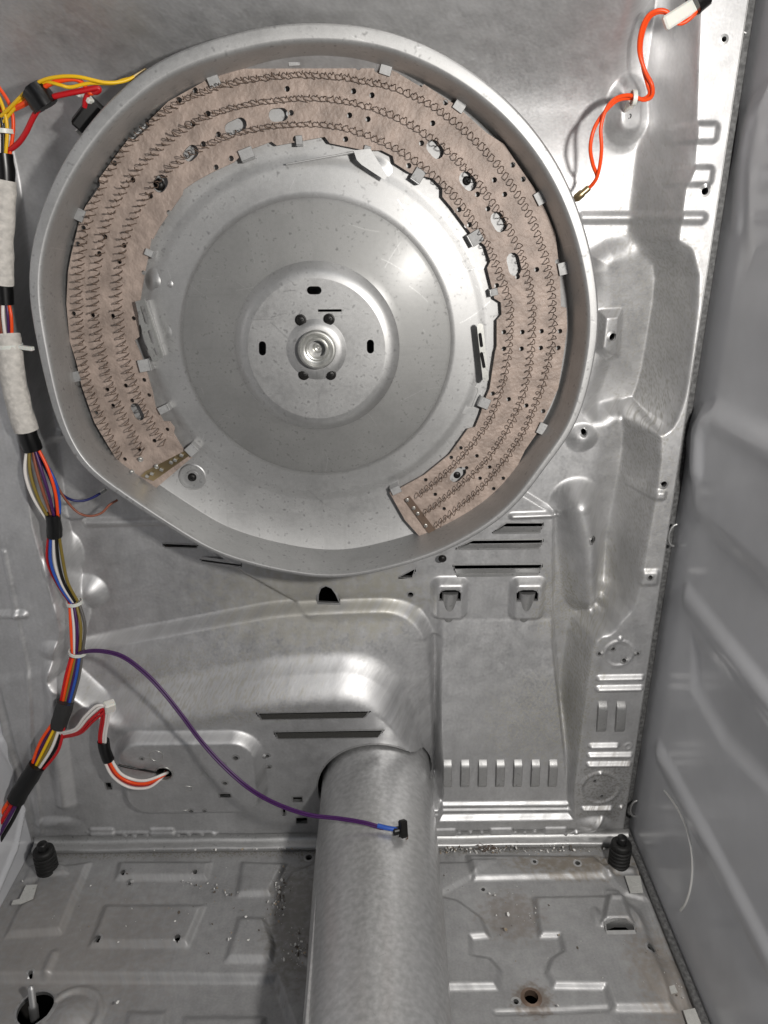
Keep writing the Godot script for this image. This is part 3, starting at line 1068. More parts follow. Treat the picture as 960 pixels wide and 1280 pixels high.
func base_panel() -> void:
	var s := Sheet.new(Vector2(-0.331, 0.0), Vector2(0.331, 0.36), 0.0016, 1, 0.0)
	# front bay lies lower
	s.poly(pv([-259.1, 149.8, -45.1, 154.8, -20.1, 211, -9.7, 320.7, -333.4, 315.9, -356.7, 148.3]), 0.008, -0.006)
	s.poly(pv([-303.2, 32.2, -260.3, 24.5, -259.1, 106.6, -310, 110.1, -311.3, 82.7]), 0.007, 0.0045)
	s.bead(pv([-257.1, 129.3, -257.2, 147.6]), 0.006, 0.003)
	s.poly(pv([-227.7, 25.1, -131.6, 26.7, -131, 46.3, -224.8, 44.7]), 0.0075, 0.0045)
	s.poly(pv([-225.2, 78.5, -127.1, 80.1, -133.4, 122.2, -224.9, 120.8]), 0.0075, 0.0045)
	s.poly(pv([-96.5, 27.3, -50.9, 30.1, -62.4, 66.1, -94.8, 67.5]), 0.0075, 0.0045)
	s.poly(pv([-88.7, 94.4, -64.1, 95.7, -50.9, 126, -52.2, 139, -93.2, 138.4]), 0.0075, 0.0045)
	s.poly(pv([174.6, 31.8, 97.8, 30.5, -13.6, 26.5, -42.1, 40.6, -53.8, 70.1, -46.8, 109.2, -27.1, 137, -5.3, 150.8, 68.1, 152, 103.3, 152.5, 109.9, 70.8]), 0.006, 0.0035)
	s.dome(Vector2(-0.2207, 0.1842), Vector2(0.024, 0.022), 0.007)
	s.ring(Vector2(-0.2207, 0.1842), 0.024, 0.005, 0.003)
	s.poly(pv([-171, 182.9, -139.5, 183.4, -127.8, 228.4, -163.8, 227.9]), 0.008, 0.004)
	s.poly(pv([-121, 187.9, -51.4, 189, -45.8, 229.7, -114.6, 228.6]), 0.008, 0.004)
	# right half
	s.poly(pv([145.7, 22.8, 280.8, 26.1, 292.6, 50.2, 148.2, 51.9]), 0.008, 0.005)
	s.poly(pv([206.8, 76.2, 296.4, 75.8, 307.5, 110.6, 305.6, 190.4, 251.9, 189.5, 252, 170, 205.6, 168.6, 201.7, 156.4, 209, 143.2, 222.1, 135.3, 222.9, 118.7, 203.7, 118.4]), 0.0075, 0.0045)
	s.poly(pv([109.7, 72.7, 128.6, 78.7, 148.8, 97.4, 153.8, 117.6, 136.7, 119, 134.4, 138, 151.9, 141.5, 159.7, 153.4, 153.8, 168.5, 96.3, 168.3]), 0.0075, 0.0045)
	s.poly(pv([278.1, 35.6, 318.7, 42.5, 319.5, 80, 299.2, 72]), 0.006, 0.003)
	s.dome(Vector2(0.3098, 0.1657), Vector2(0.018, 0.026), 0.005)
	s.bead(pv([321.4, 54.8, 320.7, 136.1, 317.5, 209.7]), 0.005, 0.002)
	s.bead(pv([150.4, 190.8, 206.3, 190.2, 252.4, 188.1]), 0.004, -0.002)
	# mounting pads in the corners
	s.poly(pv([-322, 27.7, -292, 21.9, -278, 40.8, -320.8, 46.1]), 0.006, 0.003)
	s.poly(pv([289.1, 27.3, 328.2, 23.7, 329.1, 46.8, 289.9, 48.2]), 0.006, 0.003)
	# raised hood with its dark mouth
	s.poly(pv([279.4, 81.2, 293.9, 81.4, 295, 110.4, 265.5, 109.9]), 0.007, 0.008)
	s.rbox(Vector2(0.2877, 0.0776), Vector2(0.0075, 0.010), 0.0, 0.003, 0.004, 0.002)
	s.dome(Vector2(0.3032, 0.0999), Vector2(0.008, 0.016), 0.004)
	s.dome(Vector2(0.2625, 0.101), Vector2(0.007, 0.013), 0.003)
	var lip := Build.new()
	var prof := [Vector2(-0.004, 0.0002), Vector2(0.0085, 0.0002), Vector2(0.0112, 0.0010), Vector2(0.0122, 0.0030), Vector2(0.0118, 0.0052), Vector2(0.0100, 0.0066), Vector2(0.0060, 0.0072), Vector2(0.0025, 0.0086), Vector2(0.0008, 0.0120), Vector2(0.0006, 0.0150)]
	var strips := []
	for p in prof:
		var row := PackedVector3Array()
		for i in 60:
			var x := -0.327 + 0.652 * i / 59.0
			row.append(Vector3(x, p.y + 0.0006 * sin(x * 57.0) * sin(x * 23.0 + 1.0), p.x))
		strips.append(row)
	lip.loft(strips, 1.0, false)
	var root := thing("base_panel", "dirty galvanised steel base sheet of the cabinet with pressed ribs and holes", "base panel")
	for k in [[Vector2(0.2603, 0.0368), 0.0027], [Vector2(0.305, 0.134), 0.0036], [Vector2(-0.2193, 0.1164), 0.0026], [Vector2(-0.1434, 0.1168), 0.0029], [Vector2(-0.2193, 0.0393), 0.0023], [Vector2(-0.1435, 0.0405), 0.0023], [Vector2(-0.0261, 0.0199), 0.0036], [Vector2(0.1565, 0.0639), 0.002], [Vector2(-0.2096, 0.051), 0.0017], [Vector2(-0.2711, 0.1473), 0.002], [Vector2(0.215, 0.0341), 0.002], [Vector2(0.1695, 0.1812), 0.0024]]:
		hole(s, root, "punched_hole", circle(k[0], k[1], 14), mats.steel)
	hole(s, root, "hood_mouth", pv([268.1, 113.2, 276.9, 112, 287.8, 112.2, 294.3, 113.6, 294.7, 117.1, 267.7, 117.1]), mats.steel, 0.008, 0.0012)
	hole(s, root, "rusty_hole", circle(Vector2(0.1836, 0.1778), 0.0062, 14), mats.coil, 0.006, 0.0012)
	hole(s, root, "foot_hole", circle(Vector2(-0.2552, 0.1766), 0.0155, 24), mats.steel)
	part(root, "rear_fold", lip.mesh(), mats.steel)
	part(root, "sheet", s.mesh(), mats.floor)
	# the rest of the base, out of the picture, towards the front
	var b := Build.new()
	b.box(Transform3D(Basis.IDENTITY, Vector3(0, -0.004, 0.53)), Vector3(0.662, 0.004, 0.34), 0.0005)
	part(root, "front_sheet", b.mesh(), mats.steel)
	# bright metal clips near the side panels
	for k in [[pv([304.4, 55.5, 320.2, 55.7, 316.7, 76.1, 303.7, 75.9]), 0.006], [pv([-312.8, 57.1, -301.6, 56.3, -298.9, 72.7, -309, 79, -317.4, 79.8, -317.9, 75.2, -312.2, 73.4]), 0.006], [pv([311.7, 194.7, 326, 192.1, 326.9, 209.9, 310.5, 213.6]), 0.004], [pv([307.1, 173.1, 312.6, 171.7, 313, 178.4, 306.8, 179.7]), 0.004]]:
		var c := Build.new()
		c.prism(flip_y(k[0]), 0.0012, Transform3D(Basis(Vector3.RIGHT, -PI / 2), Vector3(0, k[1], 0)))
		part(root, "clip_plate", c.mesh(), mats.clip)
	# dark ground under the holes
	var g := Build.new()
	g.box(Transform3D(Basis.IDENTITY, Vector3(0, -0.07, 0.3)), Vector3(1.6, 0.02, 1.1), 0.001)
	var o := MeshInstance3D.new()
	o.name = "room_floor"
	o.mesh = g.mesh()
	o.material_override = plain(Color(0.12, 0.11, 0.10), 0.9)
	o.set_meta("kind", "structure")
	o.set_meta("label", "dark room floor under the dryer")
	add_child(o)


func flip_y(q: PackedVector2Array) -> PackedVector2Array:
	var r := PackedVector2Array()
	for p in q:
		r.append(Vector2(p.x, -p.y))
	return r


func side_panels() -> void:
	# right
	var s := Sheet.new(Vector2(-0.018, -0.004), Vector2(0.42, 0.86), 0.003, 2, 0.331)
	s.bead(pv([16.3, 438.9, 8, 465.3, 14.2, 479.8, 31.1, 489.8, 56, 491, 123.6, 491.7, 170.1, 493.3]), 0.018, 0.0028)
	s.bead(pv([36, 321.4, 111.6, 318.6, 190.4, 317.7, 255.7, 320]), 0.017, 0.0027)
	s.bead(pv([32.5, 142.6, 138.4, 144.7, 257, 144.5]), 0.017, 0.0027)
	s.bead(pv([28.7, 723.5, 10, 716, 1.5, 701.5, 3, 676.7, 14.2, 636.8]), 0.012, 0.0010)
	s.poly(pv([-19.3, 457.5, -11.5, 475.1, 7.5, 488.6, 159.5, 495.4, 265.1, 440.1, 185.5, 401.6, 23.9, 400.7]), 0.02, 0.003)
	s.poly(pv([61.1, 293.4, 116.7, 305.2, 190.3, 303, 236.5, 269.3, 138.9, 247.2, 76.3, 253.4]), 0.02, -0.003)
	s.poly(pv([0.1, 687.9, 3.7, 709.3, 27.7, 726.1, 120.4, 735.3, 195.7, 618.6, 48.3, 609.5]), 0.025, 0.0015)
	var root := thing("side_panel", "grey-looking enamelled right side panel of the cabinet with slanting pressed beads", "side panel")
	part(root, "sheet", s.mesh(), mats.enamel)
	var a := Build.new()
	a.tube(spline(pv3([358.1, 66.7, 0, 357.6, 67.6, 1]), 2), 0.0001, 4)
	var arc := PackedVector3Array()
	for p in pv([54.8, 118.4, 68.4, 122, 83.7, 124.7, 95.3, 125.2, 107.3, 123.7, 116.6, 118.8, 124.6, 112, 130.6, 101.1, 133.7, 88.2, 134, 72.9, 131.2, 55.7, 125.3, 40.7]):
		arc.append(Vector3(0.3308, p.y, p.x))
	var ab := Build.new()
	ab.tube(spline(arc, 4), 0.0012, 8)  # pale tube painted as the highlight along a pressed edge
	part(root, "edge_gleam", ab.mesh(), mats.bare, "thin pale curved line painted as the gleam of a pressed edge")
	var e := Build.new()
	e.box(Transform3D(Basis.IDENTITY, Vector3(0.3252, 0.43, -0.019)), Vector3(0.0112, 0.86, 0.012), 0.001)  # added strip, its dark colour stands in for the shaded corner gap
	part(root, "edge_gap_shade", e.mesh(), mats.dark_strip, "dark mottled strip standing in for the shaded gap beside the back panel")
	var f := Build.new()
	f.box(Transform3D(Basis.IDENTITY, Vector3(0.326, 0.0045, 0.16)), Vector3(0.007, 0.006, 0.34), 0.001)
	part(root, "bottom_strip", f.mesh(), mats.dark_strip, "dark strip along the base")
	for p in [Vector3(0.3272, 0.3671, -0.004), Vector3(0.3218, 0.7772, -0.004), Vector3(0.3305, 0.0413, -0.004)]:
		var c := Build.new()
		var ring := PackedVector3Array()
		for i in 9:
			var t := PI * (0.5 + i / 8.0)
			ring.append(p + Vector3(cos(t) * 0.006, sin(t) * 0.011, 0.002))
		c.tube(ring, 0.0014, 6)
		part(root, "edge_clip", c.mesh(), mats.steel)
	# left
	var l := Sheet.new(Vector2(-0.006, -0.004), Vector2(0.42, 0.86), 0.003, 3, -0.3315)
	l.bead(pv([10, 152.6, 0.4, 124.4, -6.4, 86.9, -0.4, 54.4, 29.6, 29.1, 87.6, 17.1]), 0.006, 0.003)
	l.poly(pv([68.8, 239.8, 20.5, 156.2, 4.1, 106.9, 21.3, 75.1, 66.3, 67.5, 143.1, 63.1]), 0.012, 0.003)
	var lr := thing("side_panel_001", "pale enamelled left side panel of the cabinet at the lower left corner", "side panel")
	part(lr, "sheet", l.mesh(), mats.enamel)


func heater_housing() -> void:
	var c := Vector2(0.0015, 0.546)
	var m := 240
	var o := polar(closed_spline(pv([8.8, 768.8, 52.6, 765.4, 91.9, 753.4, 129.5, 733.6, 162.8, 707.1, 190.8, 673.6, 211.3, 634.5, 223.8, 596.3, 229.5, 565.7, 229.2, 537, 222.1, 488.4, 212, 465.5, 198.5, 446.3, 179.3, 414.9, 157.4, 391.6, 130.4, 373.2, 103.5, 359.3, 79.7, 350.7, 33.9, 339.1, 5.4, 336.9, -22.8, 340.5, -52.1, 347.3, -73.3, 353.9, -99.7, 364.5, -124.3, 382, -153.4, 403.7, -177.2, 423.3, -198.6, 441, -211.5, 466.7, -218.4, 504.5, -220.8, 553.9, -220.8, 585.4, -217.4, 607.4, -214, 616.2, -205.9, 638, -185.6, 672.2, -161.1, 701.2, -143, 718.1, -112.2, 740.1, -96.1, 747.9, -75.7, 755.1, -50.6, 761.3, -25.2, 766.5])), c, m)
	var bq := polar(closed_spline(pv([4.6, 760.2, 46.6, 756.4, 89.6, 743.6, 127.5, 721.6, 160.6, 693.4, 187.3, 661, 204.8, 624.3, 216.2, 585.8, 219.8, 545.5, 217, 496.1, 204.5, 453.1, 182, 412.8, 153.5, 380.7, 118.8, 364.4, 81.9, 354.7, 27.7, 344.2, -5, 342.8, -41.2, 346.6, -80.9, 363, -116.9, 387.3, -151.1, 410.9, -171.8, 418.2, -189.8, 437.8, -203.9, 471.2, -210.3, 504.1, -214.5, 544, -212.2, 574.9, -206.6, 601.5, -191.2, 640.2, -174.2, 671.2, -152.3, 700, -121.3, 727.2, -82.3, 746.6, -38.7, 757.1])), c, m)
	var rings := []
	var prof := [[0.004, -0.044, 0], [0.0025, 0.0085, 0], [0.0006, 0.0160, 0], [0.0, 0.0182, 0], [0.0006, 0.0198, 0], [0.0016, 0.0203, 0], [0.0019, 0.02035, 0], [0.80, 0.0206, 1], [0.84, 0.0205, 1], [0.95, 0.0199, 1], [1.06, 0.0180, 1], [1.14, 0.0145, 1], [0.40, -0.002, 2], [0.46, -0.0050, 2], [0.56, -0.0070, 2], [0.90, -0.0195, 2], [0.97, -0.0218, 2], [1.03, -0.0228, 2], [1.10, -0.0230, 2]]
	for p in prof:
		var ring := PackedVector3Array()
		for j in m:
			var a := TAU * j / m
			var sn := sin(a)
			var w := 0.0080 + 0.0032 * maxf(sn, 0.0) - 0.0038 * maxf(-sn, 0.0)
			var r: float = o[j] - p[0]
			if p[2] == 1:
				r = o[j] - w * p[0]
			elif p[2] == 2:
				r = lerpf(o[j] - w * 1.14, minf(bq[j] + 0.0045, o[j] - w * 1.14 - 0.004), p[0])
			ring.append(Vector3(c.x + cos(a) * r, c.y + sin(a) * r, p[1]))
		rings.append(ring)
	var cc := Vector2(0.0005, 0.5435)
	for p in [[0.1475, 0.145, -0.0230], [0.1440, 0.1415, -0.0228], [0.1405, 0.138, -0.0212], [0.1370, 0.1345, -0.0208], [0.1190, 0.1190, -0.0196], [0.1165, 0.1165, -0.0188], [0.1140, 0.1140, -0.0162], [0.1110, 0.1110, -0.0152], [0.0760, 0.0760, -0.0132], [0.0700, 0.0700, -0.0118], [0.0655, 0.0655, -0.0080], [0.0615, 0.0615, -0.0058], [0.0575, 0.0575, -0.0052]]:
		var ring := PackedVector3Array()
		var ce := cc.lerp(Vector2(0.001, 0.5385), clampf((0.145 - p[0]) / 0.085, 0, 1))
		for j in m:
			var a := TAU * j / m
			ring.append(Vector3(ce.x + cos(a) * p[0], ce.y + sin(a) * p[1] * 1.012, p[2]))
		rings.append(ring)
	var root := thing("heater_housing", "round galvanised heater housing pan with a raised rim, bolted to the back panel", "heater housing")
	var b := Build.new()
	var k0: int = prof.size() + 6
	b.loft(rings.slice(0, k0 + 1), -1.0)
	part(root, "pan", b.mesh(), mats.pan)
	var mr := Build.new()
	mr.loft(rings.slice(k0, k0 + 4), -1.0)
	part(root, "drawn_ring", mr.mesh(), mats.drawn, "darker matt ring of the pan")
	var ce2 := Build.new()
	ce2.loft(rings.slice(k0 + 3), -1.0)
	part(root, "raised_centre", ce2.mesh(), mats.steel)
	# hub plate with slots
	var q := PackedVector2Array()
	for j in 96:
		q.append(Vector2(0.001 + cos(TAU * j / 96) * 0.0577, 0.5385 + sin(TAU * j / 96) * 0.0577 * 1.012))
	var pl := plate(root, "hub_plate", q, [
		stadium(Vector2(-0.002, 0.5873), Vector2(0.0036, 0.5873), 0.0032), stadium(Vector2(-0.0443, 0.5436), Vector2(-0.0447, 0.5377), 0.0030), stadium(Vector2(0.0462, 0.5444), Vector2(0.0462, 0.5388), 0.0030),
		rect(Vector2(0.0033, 0.5702), Vector2(0.0228, 0.5722))], 0.0016, mats.steel)
	pl.position.z = -0.0052
	# raised boss round the bearing
	var d := Build.new()
	d.lathe([Vector2(0.0262, -0.0004), Vector2(0.0245, 0.0004), Vector2(0.0220, 0.0022), Vector2(0.0195, 0.0032), Vector2(0.0165, 0.0035), Vector2(0.0100, 0.0035)], axis(Vector3(0.0008, 0.5393, -0.0052), Vector3(0, 0, 1)), 48)
	part(root, "boss", d.mesh(), mats.steel)
	# screw boss at the lower left and embossed bumps
	var sb := Build.new()
	sb.lathe([Vector2(0.0135, -0.0006), Vector2(0.0122, 0.001), Vector2(0.0112, 0.0012), Vector2(0.0092, -0.0004 + 0.0006), Vector2(0.0062, 0.0003), Vector2(0.0058, 0.001), Vector2(0.0040, 0.001)], axis(Vector3(-0.1191, 0.4209, -0.0232), Vector3(0, 0, 1)), 32)
	part(root, "screw_boss", sb.mesh(), mats.steel)
	screw(root, Vector3(-0.1196, 0.4204, -0.0235), Vector3(0, 0, 1), 0.0036, mats.dark_screw)
	for k in [[Vector3(-0.1196, 0.5914, -0.0225), 0.0085, 0.0105, 0.0035], [Vector3(-0.1313, 0.5934, -0.0225), 0.011, 0.013, 0.003], [Vector3(-0.1253, 0.5521, -0.0225), 0.014, 0.022, 0.0035], [Vector3(0.0508, 0.6771, -0.0225), 0.016, 0.012, 0.003]]:
		var e := Build.new()
		var pr := []
		for i in 9:
			var t := i / 8.0
			pr.append(Vector2(1.0 - t, k[3] * (t * t * (3.0 - 2.0 * t)) - 0.0006))
		e.lathe(pr, Transform3D(Basis(Vector3(k[1], 0, 0), Vector3(0, 0, 1), Vector3(0, -k[2], 0)), k[0]), 28)
		part(root, "pressed_bump", e.mesh(), mats.steel)
	# black patch for the shade in the slot below the element end
	var sl := Build.new()
	sl.prism(pv([-157.3, 408.1, -153.3, 411.2, -136.8, 391.9, -140.8, 389.5]), 0.0006, Transform3D(Basis.IDENTITY, Vector3(0, 0, -0.0222)))
	part(root, "slot_shade", sl.mesh(), mats.void)
	# clips that hold the board: outer ones come from the wall, inner ones from the floor
	for k in [[Vector3(-0.0703, 0.7415, -0.0135), 13, 17], [Vector3(-0.0086, 0.7553, -0.0135), 13, 17], [Vector3(0.061, 0.749, -0.0135), 13, 17], [Vector3(0.1187, 0.7252, -0.0135), 13, 20], [Vector3(0.1847, 0.6577, -0.0135), 15, 14], [Vector3(0.2067, 0.6032, -0.0135), 15, 11], [Vector3(0.1992, 0.4668, -0.0135), 15, 10], [Vector3(-0.1855, 0.6463, -0.0135), 14, 12], [Vector3(-0.2094, 0.5161, -0.0135), 13, 12]]:
		clip(root, k[0], k[1] * 0.00068, k[2] * 0.00072, true)
	for k in [[Vector3(-0.1327, 0.6165, -0.0135), 8, 9], [Vector3(-0.0484, 0.6889, -0.0135), 17, 11], [Vector3(-0.0071, 0.6983, -0.0135), 8, 9], [Vector3(0.0453, 0.6914, -0.0135), 8, 8], [Vector3(0.0853, 0.6732, -0.0135), 13, 13], [Vector3(0.1326, 0.6269, -0.0135), 16, 14], [Vector3(0.1497, 0.5844, -0.0135), 9, 8], [Vector3(-0.1479, 0.5253, -0.0135), 16, 13], [Vector3(-0.1359, 0.4867, -0.0135), 10, 12], [Vector3(-0.1152, 0.4492, -0.0135), 14, 12], [Vector3(0.1461, 0.4904, -0.0135), 14, 12], [Vector3(0.0682, 0.4095, -0.0135), 14, 9]]:
		clip(root, k[0], k[1] * 0.00066, k[2] * 0.00072, false)
	# embossings in the wall of the pan at the upper left
	for k in [[Vector3(-0.163, 0.7137, -0.0055), Vector3(-0.155, 0.7105, -0.0055)], [Vector3(-0.1597, 0.6953, -0.0055), Vector3(-0.1664, 0.691, -0.0055)], [Vector3(-0.1417, 0.7158, -0.0055), Vector3(-0.1292, 0.7248, -0.0055)], [Vector3(-0.156, 0.6997, -0.0055), Vector3(-0.1458, 0.7078, -0.0055)], [Vector3(-0.153, 0.6953, -0.0055), Vector3(-0.1405, 0.7072, -0.0055)], [Vector3(-0.1043, 0.7393, -0.0055), Vector3(-0.1002, 0.7336, -0.0055)]]:
		var w := Build.new()
		w.tube(PackedVector3Array([k[0], (k[0] + k[1]) * 0.5 + Vector3(0, 0, 0.001), k[1]]), 0.0011, 6)
		part(root, "pressed_bead", w.mesh(), mats.steel)
	var th := Build.new()
	th.lathe([Vector2(0.0105, 0), Vector2(0.0105, 0.0025), Vector2(0.009, 0.0035), Vector2(0.0055, 0.0035), Vector2(0.005, 0.0045), Vector2(0, 0.005)], Transform3D(Basis(Vector3(0.72, 0.69, 0), Vector3(0.36, -0.38, 0.85).normalized(), Vector3(0.59, -0.61, -0.52)) , Vector3(-0.1186, 0.7293, -0.008)), 26)
	part(root, "thermostat_disc", th.mesh(), mats.bright)
	# bracket with two slots at the left
	var br := plate(root, "slotted_bracket", pv([-146.9, 578.9, -138.8, 580.8, -135.9, 566.7, -129.2, 533, -138.4, 529, -143.8, 551]), [
		stadium(Vector2(-0.1416, 0.5738), Vector2(-0.1397, 0.5628), 0.0019), stadium(Vector2(-0.138, 0.5543), Vector2(-0.1363, 0.5464), 0.0017), stadium(Vector2(-0.1351, 0.5397), Vector2(-0.1342, 0.5364), 0.0016)], 0.0013, mats.bright)
	br.position.z = -0.008
	var leg := Build.new()
	var l0 := Vector3(-0.1403, 0.5788, -0.015)
	var l1 := Vector3(-0.1311, 0.5324, -0.015)
	leg.box(Transform3D(Basis((l1 - l0).normalized(), Vector3(0, 0, 1), (l1 - l0).normalized().cross(Vector3(0, 0, 1))), (l0 + l1) * 0.5), Vector3(l0.distance_to(l1), 0.014, 0.0012), 0.0003)
	part(br, "bracket_foot", leg.mesh(), mats.steel)
	# blade on edge at the right
	var bl := Build.new()
	var d0 := Vector3(0.1387, 0.556, -0.017)
	var d1 := Vector3(0.1456, 0.5109, -0.017)
	var mid := (d0 + d1) * 0.5
	bl.box(Transform3D(Basis(Vector3(0, 0, 1), (d1 - d0).normalized(), (d1 - d0).normalized().cross(Vector3(0, 0, 1)) * -1.0), mid), Vector3(0.020, d0.distance_to(d1), 0.0014), 0.0003)
	bl.prism(stadium(Vector2(0.138, 0.5574), Vector2(0.1448, 0.5136), 0.0026), 0.0009, Transform3D(Basis.IDENTITY, Vector3(0, 0, -0.0072)))
	var blade := part(root, "upright_bracket", bl.mesh(), mats.bright)
	var bs := Build.new()
	for k in [[Vector2(0.1382, 0.551), Vector2(0.1399, 0.5417)], [Vector2(0.1402, 0.535), Vector2(0.1428, 0.5241)]]:
		bs.prism(stadium(k[0], k[1], 0.0013), 0.0004, Transform3D(Basis.IDENTITY, Vector3(0, 0, -0.0061)))
	part(blade, "slot_shade", bs.mesh(), mats.void)  # black patches painted as the shade in the bracket openings
	var ft := plate(root, "bracket_foot", pv([140.1, 507, 146.7, 502.7, 141.9, 481.1, 131.3, 478.2, 125.5, 479.7]), [stadium(Vector2(0.1383, 0.4999), Vector2(0.1338, 0.487), 0.0026)], 0.0012, mats.steel)
	ft.position.z = -0.022
	# bracket at the top: thin blade and bent tab
	var tb := Build.new()
	var e0 := Vector3(-0.0187, 0.6814, -0.022)
	var e1 := Vector3(0.0372, 0.6899, -0.016)
	tb.box(Transform3D(Basis((e1 - e0).normalized(), Vector3(0, 0, 1).cross((e1 - e0).normalized()), Vector3(0, 0, 1)), (e0 + e1) * 0.5), Vector3(e0.distance_to(e1), 0.0012, 0.012), 0.0003)
	tb.prism(pv([34.8, 690.6, 47.8, 691.7, 60.7, 672.5, 58.8, 669.7, 52, 673.7, 40.9, 680.5, 37.2, 683.9]), 0.0014, Transform3D(Basis.IDENTITY, Vector3(0, 0, -0.0105)))
	part(root, "top_bracket", tb.mesh(), mats.steel)
		# light flanges outside the lower edge
	var nt := Build.new()
	for k in [[Vector3(-0.2, 0.5183, -0.019), 99, 440], [Vector3(-0.1842, 0.4784, -0.019), 150, 545]]:
		nt.box(along(k[0], Vector3(0.3, 0.1, 1)), Vector3(0.004, 0.010, 0.002), 0.0005)
	part(root, "wall_tab", nt.mesh(), mats.bright)


func clip(parent: Node3D, p: Vector3, wide: float, long: float, outer: bool) -> void:
	var b := Build.new()
	var c := Vector3(0.0015, 0.546, p.z)
	var d := (p - c).normalized() * (1.0 if outer else -1.0)      # towards the root of the clip
	var side := Vector3(0, 0, 1).cross(d)
	if outer:
		p += Vector3(0, 0, 0.0015) - d * 0.0015
	var lean := Transform3D(Basis(side, d, Vector3(0, 0, 1)) * Basis(Vector3.RIGHT, 0.22 if outer else -0.18), p)
	b.box(lean, Vector3(wide, long, 0.0010), 0.0003)
	if outer:
		# the part that runs up against the wall of the pan
		b.box(Transform3D(Basis(side, d, Vector3(0, 0, 1)) * Basis(Vector3.RIGHT, 0.95), p + d * (long * 0.5 + 0.0022) + Vector3(0, 0, 0.0044)), Vector3(wide, 0.009, 0.0010), 0.0003)
	else:
		b.box(Transform3D(Basis(side, d, Vector3(0, 0, 1)), p + d * (long * 0.5 + 0.0004) + Vector3(0, 0, -0.005)), Vector3(wide, 0.0010, 0.0105), 0.0003)
	part(parent, "retaining_clip", b.mesh(), mats.steel)


